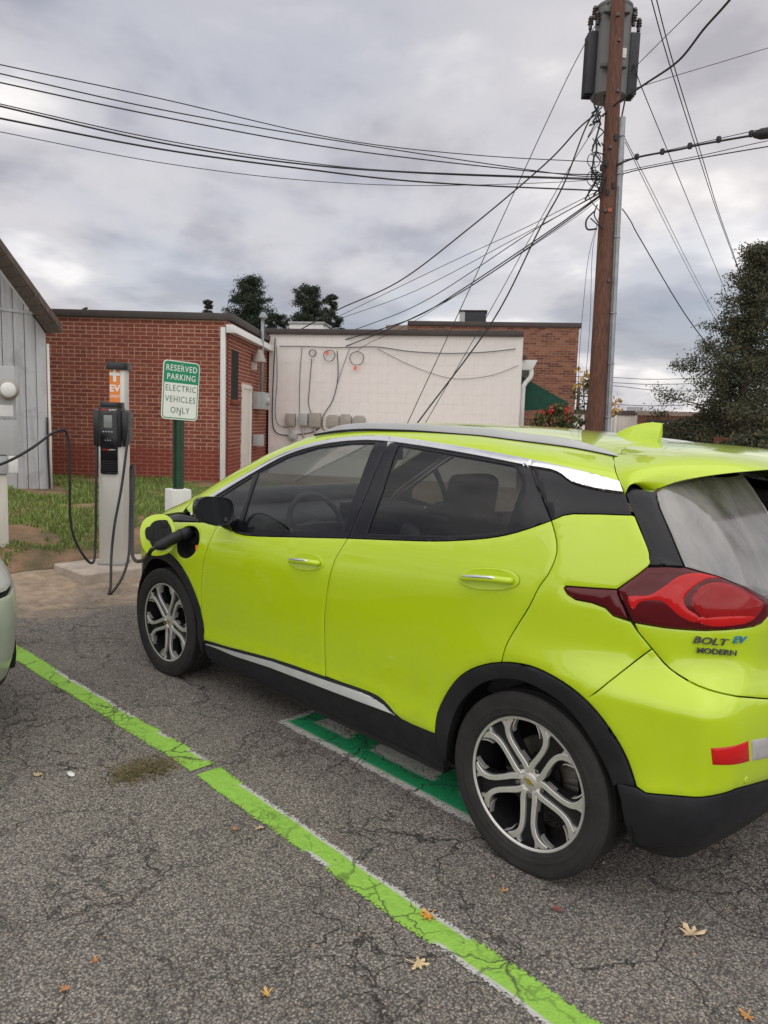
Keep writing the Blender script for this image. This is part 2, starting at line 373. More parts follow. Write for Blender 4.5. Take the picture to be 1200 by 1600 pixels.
def foliage_mat(name, c0, c1, c2=None):
    t = NT(name); r = t.attr('rnd'); n = t.noise(t.vec('Object'), 1.1, 3)
    c = t.ramp(t.math('ADD', t.math('MULTIPLY', r, .65), t.math('MULTIPLY', n, .35)), [(.2, c0), (.62, c1), (.86, c2 or c1)])
    t.set(Base_Color=c, Roughness=.65, Specular_IOR_Level=.3)
    tl = t.node('ShaderNodeBsdfTranslucent'); t.l.new(c, tl.inputs[0]); mx = t.node('ShaderNodeMixShader'); mx.inputs[0].default_value = .22
    t.l.new(t.b.outputs[0], mx.inputs[1]); t.l.new(tl.outputs[0], mx.inputs[2]); t.l.new(mx.outputs[0], t.out.inputs[0]); return t.m
def streaky(name, col, streak, rough=.6, metal=0, amt=.5, kind='Object'):
    """painted sheet with rain streaks and stains"""
    t = NT(name); s_ = t.noise(t.vec(kind, (9, 9, .5)), 2, 6, .65, .3); p = t.noise(t.vec(kind), 2.6, 6, .7, .5)
    c = t.mix(t.ramp(s_, [(.45, 0), (.8, amt)]), col, streak); c = t.mix(t.ramp(p, [(.55, 0), (.72, amt*.8)]), c, tuple(q*.75 for q in streak))
    t.set(Base_Color=c, Roughness=rough, Metallic=metal); t.bump(p, .15, .006); return t.m
M['asphalt'] = asphalt()
M['line'] = road_paint('lime_line_paint', (.30, .56, .085), .63)
M['stencil'] = road_paint('green_stencil_paint', (.02, .36, .14), .71, (.60, .59, .55))
M['brick'] = brick_mat('red_brick', [(.20, .052, .032), (.245, .066, .040), (.29, .085, .05), (.225, .058, .036)], (1.02, (.215, .046, .030)))
M['mortar'] = brick_mat('brick_mortar', [(.50, .31, .225), (.55, .36, .27)], (1.02, (.36, .15, .10)))
M['brick2'] = brick_mat('brown_brick', [(.13, .045, .028), (.24, .095, .05), (.31, .13, .07), (.17, .06, .036)]); M['mortar2'] = simple('grey_mortar', (.25, .19, .155), .9)
M['block'] = streaky('white_block_paint', (.80, .765, .735), (.66, .60, .56), .85, amt=.28); M['block_joint'] = simple('block_joint', (.74, .70, .67), .9)
M['cap'] = simple('brown_coping', (.055, .042, .038), .55, var=.2); M['cream'] = streaky('cream_paint', (.68, .65, .59), (.40, .36, .30), .6); M['white'] = streaky('white_trim', (.72, .72, .70), (.45, .42, .38), .5, amt=.3)
M['siding'] = streaky('grey_white_siding', (.50, .51, .52), (.26, .25, .25), .7, amt=.75); M['oldwood'] = wood('weathered_wood', (.055, .042, .034), (.19, .15, .12))
M['pole'] = wood('utility_pole_wood', (.030, .014, .010), (.20, .085, .052), (22, 22, .5), bump=.9); M['grey_box'] = streaky('grey_box_paint', (.40, .41, .41), (.26, .25, .24), .55, amt=.4)
M['tan_box'] = simple('tan_box', (.36, .33, .29), .6, var=.15); M['galv'] = simple('galvanised_pipe', (.27, .285, .30), .5, .25, var=.18); M['tank'] = streaky('transformer_paint', (.135, .14, .135), (.07, .065, .06), .5, amt=.5)
M['fin'] = simple('radiator_dark', (.010, .012, .017), .5, var=.25); M['wire'] = simple('wire_black', (.016, .016, .017), .6); M['wire_grey'] = simple('wire_grey', (.13, .13, .135), .5, .3); M['porcelain'] = simple('insulator_brown', (.06, .05, .045), .3)
M['conc'] = simple('concrete', (.42, .36, .30), .92, var=.25, scale=7, bump=.4, bscale=70); M['bark'] = wood('bark', (.05, .04, .033), (.17, .14, .115), (10, 10, 2)); M['awning'] = simple('green_canvas', (.003, .055, .034), .75, var=.15)
def soil_mat():
    t = NT('soil'); v = t.vec('World'); n = t.noise(v, 1.6, 6, .65, .4)
    c = t.ramp(n, [(.32, (.10, .09, .04)), (.46, (.20, .145, .075)), (.58, (.34, .20, .115)), (.72, (.42, .27, .165))]); c = t.mix(t.ramp(t.noise(v, 40, 5, .7), [(.4, 0), (.75, .5)]), c, (.06, .045, .03))
    t.set(Base_Color=c, Roughness=.95); t.bump(t.noise(v, 30, 6, .7), .8, .03); return t.m
M['soil'] = soil_mat()

# ------------------------------------------------------------------ ground
def GZ(x, y):
    t = np.clip((x-4.5)/4.6, 0, 1); return .30*(t*t*(3-2*t)*.6+t*.4)
def grid_sheet(name, xs, ys, zf, m, **k):
    V = [(x, y, zf(x, y)) for x in xs for y in ys]; n = len(ys); Fs = [(i*n+j, (i+1)*n+j, (i+1)*n+j+1, i*n+j+1) for i in range(len(xs)-1) for j in range(n-1)]
    return link(name, mesh_np(name, V, Fs, True), m, **k)
xs = sorted(set([-400, -200, -80, -40, -20]+list(np.arange(-10, 16, .5))+[20, 40, 80, 200, 400])); ys = [-400, -200, -80, -40, -20, -12, -8, -4, -2, 0, 2, 4, 8, 12, 20, 40, 80, 200, 400]
grid_sheet('ground', xs, ys, lambda x, y: float(GZ(x, y)), M['asphalt'], kind='structure', label='cracked grey asphalt of the car park with coarse stones', cat='ground')
# grass bank in front of the buildings: uneven front edge
def edge_x(y): return 5.62+.10*math.sin(y*1.7)+.06*math.sin(y*5.1+1)+.03*math.sin(y*13)
V = []; Fs = []; ysb = np.linspace(-5.5, 7, 90); nb = 40
for y in ysb:
    e = edge_x(y)
    for i in range(nb):
        x = e+(14.5-e)*(i/(nb-1))**1.3; bumpz = .025*math.sin(x*2.1+y)+.02*math.sin(y*3.3-x)+.012*math.sin(7*x+5*y)
        V.append((x, y, float(GZ(x, y))+.006+min(1, i/5)*(.05+bumpz)))
for a in range(89):
    for i in range(nb-1): Fs.append((a*nb+i, a*nb+i+1, (a+1)*nb+i+1, (a+1)*nb+i))
def BZ(x, y):
    e = edge_x(y); t = max(0, (x-e)/(14.5-e))**(1/1.3)*(nb-1)
    return float(GZ(x, y))+.006+min(1, t/5)*(.05+.025*math.sin(x*2.1+y)+.02*math.sin(y*3.3-x)+.012*math.sin(7*x+5*y))
link('grass_bank', mesh_np('grass_bank', V, Fs, True), M['soil'], kind='structure', label='low earth bank with worn bare patches behind the charger', cat='ground')
# ---- painted markings: strips with an 'edge' attribute (1 in the middle, 0 at the rim) and 'old' (older white paint)
def strip(name, rows, m, edge, old, **k):
    nr, nc = len(rows), len(rows[0]); me = mesh_np(name, [p for r in rows for p in r], [(i*nc+j, (i+1)*nc+j, (i+1)*nc+j+1, i*nc+j+1) for i in range(nr-1) for j in range(nc-1)])
    for nm, arr in (('edge', edge), ('old', old)):
        a = me.attributes.new(nm, 'FLOAT', 'POINT'); a.data.foreach_set('value', np.asarray(arr, np.float32).ravel())
    return link(name, me, m, **k)
def line_strip(name, x0, x1, yc, wdt, **k):
    rows = []; eg = []; od = []
    for x in np.arange(x0, x1, .03):
        c = yc(x); ro = []; e_ = []; o_ = []
        for j, t in enumerate(np.linspace(-1, 1, 17)):
            wob = .003*math.sin(x*7)+.002*math.sin(x*23)
            ro.append((x, c+t*(wdt/2+.030)+wob, .004+float(GZ(x, 0))));  e_.append(min(1, max(0, (1-abs(t))/.34)))
            pat = math.sin(x*3.1)+.7*math.sin(x*8.3+1)+.5*math.sin(x*17+2); o_.append(1. if (t < -.62 and x < 3 and pat > -.5) or (t > .62 and x < .9 and pat < .3) else 0.)
        rows.append(ro); eg.append(e_); od.append(o_)
    return strip(name, rows, M['line'], eg, od, **k)
lc = lambda x: float(np.interp(x, [-3, -.5, .2, 1.37, 3.5, 5], [1.325, 1.329, 1.325, 1.312, 1.40, 1.45]))
line_strip('painted_line', -2.6, 1.335, lc, .070, kind='structure', label='lime green bay line, cracked piece beside the rear wheel', cat='line')
line_strip('painted_line', 1.375, 4.4, lc, .070, kind='structure', label='lime green bay line, piece running on towards the charger', cat='line')
# stencil square under the car: green field, white border, pale figure
rows = []; eg = []; od = []
for x in np.arange(.16, 1.62, .02):
    ro = []; e_ = []; o_ = []
    for y in np.arange(-.65, .80, .02):
        d = min(x-.16, 1.60-x, y+.65, .78-y); ro.append((x, y, .0045)); e_.append(min(1, max(0, d/.03)) if d > .0 else 0)
        u, q = (x-.85)/.5, (y-.05)/.6
        fig = d > .15 and math.sin(x*11+1.5*math.sin(y*9))+.6*math.sin(x*23+y*7) > -.55
        o_.append(1. if d < .05 else (.95 if fig else 0.))
    rows.append(ro); eg.append(e_); od.append(o_)
strip('painted_stencil', rows, M['stencil'], eg, od, kind='structure', label='green and white charging stencil on the asphalt under the car', cat='marking')

# ------------------------------------------------------------------ walls
class Wall:
    """a plane seen from outside: x runs to the right along it, z up, -y towards the viewer"""
    def __init__(s, pl, pr, tilt=.011, base=0.):
        s.A = np.array([pr[0]-pl[0], pr[1]-pl[1], 0.]); s.len = np.linalg.norm(s.A); s.A /= s.len
        s.O = np.array([pl[0], pl[1], base]); Z = np.array([0, 0, 1.])
        s.X = s.A*math.cos(tilt)+Z*math.sin(tilt); s.U = -s.A*math.sin(tilt)+Z*math.cos(tilt); s.Y = np.cross(s.U, s.X)
        s.M = Matrix(((s.X[0], s.Y[0], s.U[0], s.O[0]), (s.X[1], s.Y[1], s.U[1], s.O[1]), (s.X[2], s.Y[2], s.U[2], s.O[2]), (0, 0, 0, 1)))
    def at(s, x, y, off=0.):
        q = on_plane(x, y, s.O-s.Y*off, s.Y)-s.O; return float(q@s.X), float(q@s.U)
    def empty(s, name, **k): e = empty(name, **k); e.matrix_world = s.M; return e
def cube_mesh(name, s, bevel=.0, rnd=None):
    bm = bmesh.new(); box_bm(bm, (0, 0, 0), s); me = bm_mesh(name, bm, bevel=bevel, seg=1)
    if rnd is not None:
        a = me.attributes.new('rnd', 'FLOAT', 'POINT'); a.data.foreach_set('value', np.full(len(me.vertices), rnd, np.float32))
    return me
def bricks(root, rects, mm, y, depth=.03, maxind=300, name='brick', bevel=.004, seed=1):
    """rects: (a0,a1,h0,h1); the first ones singly, the rest joined as one part"""
    rg = random.Random(seed); variants = {}
    for i, (a0, a1, h0, h1) in enumerate(rects[:maxind]):
        key = (round(a1-a0, 3), round(h1-h0, 3), rg.randrange(6))
        if key not in variants:
            me = cube_mesh(name, (a1-a0, depth, h1-h0), bevel, key[2]/5); me.materials.append(mm); variants[key] = me
        o = bpy.data.objects.new(name, variants[key]); COL.objects.link(o); o.parent = root; o.location = ((a0+a1)/2, y-depth/2+.02+rg.uniform(-.0025, .0025), (h0+h1)/2)
    rest = rects[maxind:]
    if rest:
        V = []; Fs = []; rr = []
        for a0, a1, h0, h1 in rest:
            yo = y-depth+.02+rg.uniform(-.0025, .0025); n = len(V); r_ = rg.randrange(6)/5; b = .003
            V += [(a0, yo+.02, h0), (a1, yo+.02, h0), (a1, yo+.02, h1), (a0, yo+.02, h1), (a0+b, yo, h0+b), (a1-b, yo, h0+b), (a1-b, yo, h1-b), (a0+b, yo, h1-b)]; rr += [r_]*8
            Fs += [(n+4, n+5, n+6, n+7), (n, n+1, n+5, n+4), (n+1, n+2, n+6, n+5), (n+2, n+3, n+7, n+6), (n+3, n, n+4, n+7)]
        me = mesh_np('brickwork', V, Fs); a = me.attributes.new('rnd', 'FLOAT', 'POINT'); a.data.foreach_set('value', np.array(rr, np.float32))
        link('brickwork', me, mm, root, kind='stuff')
def courses(a0, a1, h0, h1, bl=.203, bh=.057, mo=.0107, header=6, holes=(), phase=0):
    r = []; h = h0; k = 0
    while h+bh <= h1+.02:
        hd = header and k % header == header-2
        L_ = (bl-mo)/2 if hd else bl; a = a0-(L_+mo)*(.5 if (k+phase) % 2 else 0)
        while a < a1:
            q0, q1 = max(a, a0), min(a+L_, a1)
            if q1-q0 > .03:
                for (x0, x1, z0, z1) in holes:
                    if z0-.02 < h+bh/2 < z1+.02:
                        if q0 >= x0 and q1 <= x1: q1 = q0
                        elif q0 < x0 < q1: q1 = x0
                        elif q0 < x1 < q1: q0 = x1
                if q1-q0 > .03: r.append((q0, q1, h, min(h+bh, h1)))
            a += L_+mo
        h += bh+mo; k += 1
    return r
def lbox(name, root, x0, x1, y0, y1, z0, z1, m, bevel=0, **k): return box(name, ((x0+x1)/2, (y0+y1)/2, (z0+z1)/2), (x1-x0, y1-y0, z1-z0), m, root, bevel, **k)

# ---- red brick building with the side door
pl, pr = dep(77, 640, 13.3), dep(356, 648, 13.18); BW = Wall(pl, pr, .008)
b1 = BW.empty('brick_building', label='small red brick building with brown coping behind the charger and sign', cat='building')
Lb = BW.len; zt = BW.at(200, 497)[1]; ztc = BW.at(200, 486)[1]; zb_ = .22
DEPB = 4.3
lbox('wall', b1, -3.2, Lb-.004, -.008, DEPB, 0, zt, M['mortar'])
rc = courses(-.25, Lb+.012, zb_, zt-.005); rc.sort(key=lambda q: abs((q[0]+q[1])/2-Lb/2)+abs((q[2]+q[3])/2-1.9)*.9); bricks(b1, rc, M['brick'], -.002)
lbox('coping', b1, -3.3, Lb+.10, -.07, DEPB+.05, zt, ztc, M['cap'], .012)
# its right-hand side (runs back from the corner)
cor = BW.M @ Vector((Lb, .0, 0)); far = BW.M @ Vector((Lb, DEPB, 0)); SW = Wall((cor.x, cor.y), (far.x, far.y), 0.); sw = SW.M
SWl = BW.M.inverted() @ SW.M
sroot = bpy.data.objects.new('side_wall', cube_mesh('side_wall', (DEPB-.02, .02, zt))); sroot.data.transform(Matrix.Translation((DEPB/2, .003, zt/2))); sroot.data.materials.append(M['mortar']); COL.objects.link(sroot); sroot.parent = b1; sroot.matrix_basis = SWl
dxa, dza = SW.at(377, 600); dxb, _ = SW.at(392, 600); wxa, wz1 = SW.at(361, 545); wxb, wz0 = SW.at(371, 625)
ph = [(dxa, dxb, 0, dza), (wxa, wxb, wz0, wz1)]
bricks(sroot, courses(.0, DEPB, zb_, zt-.03, holes=ph), M['brick'], -.002, maxind=0, seed=5)
lbox('door', sroot, dxa+.03, dxb-.03, -.012, .03, 0, dza-.03, M['cream'], .01); lbox('door_frame', sroot, dxa, dxa+.06, -.03, .02, 0, dza, M['white']); lbox('door_frame', sroot, dxb-.06, dxb, -.03, .02, 0, dza, M['white']); lbox('door_frame', sroot, dxa+.06, dxb-.06, -.028, .02, dza-.07, dza, M['white'])
lbox('window_pane', sroot, wxa+.004, wxb-.004, -.0095, .004, wz0, wz1, M['under']); lbox('window_sill', sroot, wxa-.05, wxb+.05, -.06, 0, wz0-.09, wz0-.005, M['brick'], .006)
g0 = SW.at(352, 513)[1]
gz = zt-.05
prism('gutter', [(-.15, gz-.14), (-.10, gz), (.02, gz), (.02, gz-.14)], DEPB+.1, M['white'], sroot, 'x', -.12, .006)
def pipe(nm, root, x, y, z0, z1, r, m): return tube(nm, [(x, y, z0), (x, y, (z0+z1)/2), (x, y, z1)], r, m, root, 10)
lbox('downspout', b1, Lb-.10, Lb-.015, -.105, -.028, .25, zt-.12, M['white'], .008)
lbox('corner_post', sroot, DEPB-.16, DEPB-.06, -.09, -.004, 0, gz-.14, M['white'], .006)
# lamp, riser and meter box on the side wall
lx, lz = SW.at(401, 556, .1); o = lathe('wall_lamp', [(0, .12), (.05, .12), (.13, -.06), (.145, -.12), (.13, -.12), (0, .05)], M['tan_box'], None, 20, label='weathered dome lamp on the side of the brick building', cat='lamp'); o.matrix_world = SW.M @ Matrix.Translation((lx, -.15, lz))
o2 = box('junction_box', (0, .1, -.20), (.12, .10, .16), M['cream'], o, .01)
rx, rz0 = SW.at(407, 612, .1); _, rz1 = SW.at(408, 496, .1); rs = empty('service_riser', label='grey conduit riser with a hooded top beside the side door', cat='conduit'); rs.matrix_world = SW.M
pipe('conduit', rs, rx, -.12, rz0, rz1, .035, M['galv']); lathe('weatherhead', [(0, .10), (.05, .085), (.085, .03), (.09, -.02), (.04, -.04), (.036, -.06)], M['galv'], rs, 16, loc=(rx, -.13, rz1+.02))
bx_, bz1_ = SW.at(402, 612, .1); bx2, bz0_ = SW.at(411, 640, .1); lbox('meter_box', rs, bx_, bx2, -.22, -.005, bz0_, bz1_, M['grey_box'], .012)
mx_, mz_ = SW.at(413, 627, .15); lathe('meter', [(0, -.30), (.07, -.29), (.085, -.24), (.085, -.20)], M['grey_box'], rs, 20, 'y', loc=(mx_-.1, 0, mz_))
tx, tz = SW.at(404, 688, .1); box('tap_box', (0, 0, 0), (.30, .18, .24), M['grey_box'], None, .02, label='small grey utility box low on the brick corner', cat='box').matrix_world = SW.M @ Matrix.Translation((tx, -.10, tz))

# ---- white painted block building
pl, pr = dep(421, 652, 16.5), dep(811, 664, 15.7); WW = Wall(pl, pr, .011); Lw = WW.len
b2 = WW.empty('block_building', label='low white painted block building with a brown roof edge and wall boxes', cat='building')
zt2 = WW.at(600, 524)[1]
lbox('wall', b2, .0, Lw-.004, -.0095, 7.0, 0, zt2, M['block_joint'])
bl_ = []; h = .02; k = 0; nrow = int((zt2-.02)/.2032)
h = zt2-nrow*.2032
for k in range(nrow):
    a = -.2 if k % 2 else 0
    while a < Lw-.02:
        q0, q1 = max(a, 0), min(a+.4, Lw)
        if q1-q0 > .03 and h > .7: bl_.append((q0+.0002, q1-.0002, h+.0015, h+.2000))
        a += .4064
    h += .2032
bricks(b2, bl_, M['block'], -.004, .028, 300, 'block', 0, 3)
lbox('lower_wall', b2, 0.002, Lw-.006, -.0125, .01, 0, .68, M['block'])
zc2 = WW.at(600, 515.5)[1]; lbox('coping', b2, -.15, Lw+.02, -.09, 7.0, zt2, zc2, M['cap'], .015)
lbox('end_wall', b2, Lw-.004, Lw+.02, .02, 7.0, 0, zt2, M['block'])
# boxes on the wall
BOXES = [(447, 461, 646, 666, 'tan_box', 'narrow beige cable box on the white wall beside the corner pipe'), (467, 481, 646, 666, 'grey_box', 'narrow grey cable box on the white wall, second from the corner pipe'), (483, 501, 645, 668, 'tan_box', 'square taupe cable box on the white wall under the black coil'), (511, 530, 648, 668, 'tan_box', 'taupe meter box with a rounded top, at the foot of the curving cable'), (531, 549, 647, 668, 'tan_box', 'taupe meter box with a rounded top, middle of the row of three'), (553, 570, 649, 668, 'tan_box', 'taupe meter box with a rounded top, farthest from the brick building'), (451, 464, 678, 687, 'grey_box', 'small flat box on the white wall below the beige cable box')]
for i, (xa, xb, ya, yb, mm, lab) in enumerate(BOXES):
    a0, z1 = WW.at(xa, ya, .1); a1, z0 = WW.at(xb, yb, .1)
    r = WW.empty('cable_box', label=lab, cat='box', group='boxes on the white wall')
    n = 10; pts = [(a0, z0), (a1, z0)]+([(a1, z1-.05), (a1-.05, z1), (a0+.05, z1), (a0, z1-.05)] if 3 <= i <= 5 else [(a1, z1), (a0, z1)])
    prism('case', pts, .13, M[mm], r, 'y', -.158, .012); lbox('cover', r, a0+.02, a1-.02, -.170, -.1585, z0+.03, z1-.05, M[mm], .004); pipe('conduit', r, (a0+a1)/2, -.10, max(z0-.25, .3), z0, .018, M['grey_box'])
def wall_cable(nm, pts, r, m, label, off=.05, sp=5, cat='cable', group=None):
    q = spline([(*WW.at(x, y, off),) for x, y in pts], sp); o = tube(nm, [(a, -off, z) for a, z in q], r*.7, m, None, 6, label=label, cat=cat, group=group); o.matrix_world = WW.M; return o
def coil(px, py, rpx, nm, m, label):
    a, z = WW.at(px, py, .06); R = rpx*15.9/F_PX; pts = [(a+R*(1+.05*math.sin(3*t+px))*math.cos(t), -.06-.004*t, z+R*(1+.06*math.cos(2*t))*math.sin(t)) for t in np.linspace(0, 4*math.pi, 60)]
    o = tube(nm, pts, .0065, m, None, 5, label=label, cat='cable', group='coils on the white wall'); o.matrix_world = WW.M; return o
wall_cable('wall_cable', [(437, 541), (472, 541), (530, 543), (588, 542), (640, 549), (700, 552), (760, 550), (806, 545)], .014, M['wire_grey'], 'dark cable strung along the top of the white wall')
wall_cable('wall_cable', [(590, 545), (640, 570), (690, 588), (725, 592), (770, 586), (810, 571)], .008, M['wire_grey'], 'thin slack cable sagging across the white wall')
wall_cable('wall_cable', [(472, 541), (469, 580), (468, 620), (468, 648)], .011, M['wire_grey'], 'grey cable dropping straight to the narrow grey box')
wall_cable('wall_cable', [(487, 560), (484, 600), (482, 630), (487, 648)], .011, M['wire'], 'black cable dropping from the small black coil')
wall_cable('wall_cable', [(527, 548), (528, 590), (520, 625), (505, 650), (504, 668), (512, 676)], .013, M['wire'], 'black cable curving down the white wall to the meter boxes')
wall_cable('wall_cable', [(546, 545), (535, 575), (527, 600)], .009, M['wire_grey'], 'thin grey cable slanting from the second coil')
wall_cable('wall_cable', [(430, 528), (428, 570), (426, 620), (426, 660), (432, 676), (450, 680), (485, 676), (500, 668)], .016, M['wire'], 'thick black cable running down the corner and under the boxes')
wall_cable('wall_cable', [(432, 540), (433, 590), (430, 640), (434, 662), (448, 668)], .010, M['wire_grey'], 'grey cable beside the thick black one in the corner')
coil(489, 552, 5.5, 'cable_coil', M['wire'], 'small tight black cable coil on the white wall'); coil(515, 556, 9, 'cable_coil', M['wire_grey'], 'grey cable coil with an orange tag on its rim'); coil(558, 560, 11, 'cable_coil', M['wire_grey'], 'large thin cable coil with an orange tag hanging below')
for i, (px, py) in enumerate(((511, 551), (555, 575))):
    a, z = WW.at(px, py, .08); o = box('cable_tag', (0, 0, 0), (.06, .006, .08), M['orange_plastic'], None, 0, label=('orange tag on the rim of the grey coil', 'orange tag hanging under the large coil')[i], cat='tag'); o.matrix_world = WW.M @ Matrix.Translation((a, -.085, z)) @ Matrix.Rotation(.3, 4, 'Y')
# roof unit, awning, eave on the right end
a0, z0 = WW.at(452, 512, -1.5); a1, z1 = WW.at(505, 503, -1.5); ru = WW.empty('roof_unit', label='low pale air conditioner on the white building roof', cat='air conditioner'); lbox('case', ru, a0, a1, 1.5, 2.3, zc2-.02, z1-.05, M['white'], .02); lbox('lid', ru, a0-.03, a1+.03, 1.47, 2.33, z1-.048, z1, M['grey_box'], .01)
for k in range(5): lbox('louvre', ru, a0+.05, a1-.05, 1.485, 1.498, zc2+.02+k*.022, zc2+.032+k*.022, M['cap'])
er = WW.empty('eave', label='white boxed eave with a bent downspout over the green awning', cat='eave')
ex, ez1 = WW.at(840, 563, -.6); _, ez0 = WW.at(840, 580, -.6)
prism('soffit', [(Lw+.03, ez0+.02), (ex-.1, ez0+.02), (ex, ez1), (Lw+.03, ez1)], 2.5, M['white'], er, 'y', .55, .01); lbox('fascia', er, Lw+.03, ex-.25, .50, .549, ez1+.002, ez1+.10, M['cap'])
tube('downspout', spline([(ex-.12, .62, ez0+.03), (ex-.13, .60, ez0-.12), (ex-.24, .58, ez0-.26), (Lw+.10, .56, ez0-.32), (Lw+.08, .56, ez0-.5), (Lw+.08, .56, .3)], 5), .05, M['white'], er, 10)
aw = WW.empty('awning', label='dark green canvas awning sticking out of the white building end', cat='awning'); ax0, az1 = WW.at(812, 588, -.9); ax1, az0 = WW.at(887, 630, -.9); _, azb = WW.at(812, 640, -.9); _, azl = WW.at(812, 612, -.9)
V = [(Lw+.03, .7, az1), (Lw+.03, 3.4, az1), (ax1, .7, az0), (ax1, 3.4, az0), (Lw+.03, .7, az0-.02), (Lw+.03, 3.4, az0-.02), (ax1, .7, az0-.10), (ax1, 3.4, az0-.10), (Lw+.03, .7, az0-.12), (Lw+.03, 3.4, az0-.12)]
link('canopy', mesh_np('canopy', V[:4]+V[4:6], [(0, 1, 3, 2), (0, 2, 4), (1, 5, 3)]), M['awning'], aw); link('valance', mesh_np('valance', [(Lw+.03, .698, az0-.02), (ax1+.002, .698, az0), (ax1+.002, .698, az0-.10), (Lw+.03, .698, az0-.20), (ax1+.002, 3.4, az0), (ax1+.002, 3.4, az0-.10)], [(0, 1, 2, 3), (1, 4, 5, 2)]), M['awning'], aw)
tube('frame_bar', [(Lw+.03, .72, az0-.03), (ax1-.02, .72, az0-.03)], .015, M['galv'], aw, 6)

# ---- brown brick building behind
pl, pr = dep(600, 656, 21.6), dep(897, 667, 21.0); RW = Wall(pl, pr, .011); Lr = RW.len
b3 = RW.empty('brown_brick_building', label='taller brown brick building rising behind the white one', cat='building'); zt3 = RW.at(760, 510)[1]; zc3 = RW.at(760, 503)[1]
lbox('wall', b3, 0, Lr-.004, -.008, 8, 0, zt3, M['mortar2']); lbox('coping', b3, RW.at(637, 510)[0], Lr+.06, -.06, 8, zt3, zc3, M['cap'], .01)
rc = [q for q in courses(RW.at(637, 510)[0], Lr, 1.2, zt3, header=0)]; rc.sort(key=lambda q: -q[1]-.3*q[3]); bricks(b3, rc, M['brick2'], -.002, seed=9)
a0, z1 = RW.at(727, 486, -1); a1, _ = RW.at(760, 486, -1); fr_ = RW.empty('roof_vent', label='dark square vent box on top of the brown brick building', cat='vent'); lbox('case', fr_, a0, a1, 1, 1.7, zc3-.3, z1, M['fin'], .01); lbox('side_panel', fr_, a0-.16, a0-.004, 1, 1.7, zc3-.3, z1-.02, M['grey_box']); lbox('lid', fr_, a0-.18, a1+.03, .97, 1.73, z1+.002, z1+.03, M['cap'])

# ---- far buildings on the right
pl, pr = dep(890, 668, 40), dep(998, 672, 39); FW = Wall(pl, pr, .011); f1 = FW.empty('pale_building', label='far white panelled building with a dark roof band behind the pole', cat='building'); zf = FW.at(950, 648)[1]
lbox('wall', f1, 0, FW.len, .02, 6, 0, zf, M['cream']); lbox('roof_band', f1, -.1, FW.len-.2, -.05, 6, zf, FW.at(950, 641)[1], M['cap'])
for px in (897, 935, 955, 962, 994): a = FW.at(px, 660)[0]; lbox('pilaster', f1, a-.06, a+.06, -.06, .019, 0, zf, M['white'])
a0, z1 = FW.at(938, 664); a1, z0 = FW.at(948, 676); lbox('window', f1, a0, a1, -.01, .019, z0, z1, M['gloss_black']); a0, z1 = FW.at(990, 638); lbox('roof_box', f1, a0-.3, a0+.5, 1, 2, zf, z1+.1, M['grey_box'])
pl, pr = dep(998, 672, 37), dep(1120, 676, 36); FB = Wall(pl, pr, .011); f2 = FB.empty('shop_building', label='far low brown shop with a dark sign band by the evergreen', cat='building'); zf = FB.at(1050, 650)[1]
lbox('wall', f2, 0, FB.len+8, .02, 6, 0, zf, M['brick2']); lbox('fascia', f2, -.05, FB.len+8, -.04, 6, zf, FB.at(1050, 643)[1], M['mortar2']); a0, z1 = FB.at(1012, 656); a1, z0 = FB.at(1100, 666); lbox('sign_band', f2, a0, a1, -.03, .019, z0, z1, M['fin'])
for k in range(9): lbox('sign_stroke', f2, a0+.15+k*.25, a0+.30+k*.25, -.045, -.031, z0+.10, z1-.10-.03*(k % 3), M['white'])
# low wall and bits beyond the spoiler
pl, pr = dep(1115, 690, 24), dep(1180, 692, 23.5); LW = Wall(pl, pr, .0); lw = LW.empty('low_wall', label='low brick pier wall under the big evergreen', cat='wall'); lbox('wall', lw, 0, LW.len+1.2, 0, .3, 0, LW.at(1150, 684)[1], M['brick2'], .01)

# ---- grey shed on the left
pl, pr = dep(-170, 636, 9.4), dep(74, 642, 11.0); SH = Wall(pl, pr, .008); Ls = SH.len
sh = SH.empty('shed', label='old grey board shed with a steep dark eave', cat='shed')
e1 = SH.at(93, 507, .35); e0 = SH.at(0, 378, .35); sl = (e1[1]-e0[1])/(e1[0]-e0[0])     # roof slope (negative)
roof_at = lambda a: e1[1]+sl*(a-e1[0])
bw = .158; a = Ls; k = 0
while a > .0:
    a0 = max(a-bw, 0); z0r, z1r = roof_at(a0)-.16, roof_at(a)-.16; zlow = .20
    prism('siding_board', [(a0+.009, zlow), (a-.003, zlow), (a-.003, z1r), (a0+.009, z0r)], .024, M['siding'], sh, 'y', -.028-.004*(k % 2), .003)
    a -= bw; k += 1
prism('wall', [(0, .0), (Ls-.004, .0), (Ls-.004, roof_at(Ls)-.17), (0, roof_at(0)-.17)], 5, M['oldwood'], sh, 'y', 0.004)
lbox('girt', sh, 0, Ls, -.046, -.034, SH.at(30, 487)[1]-.02, SH.at(30, 487)[1]+.02, M['siding'])
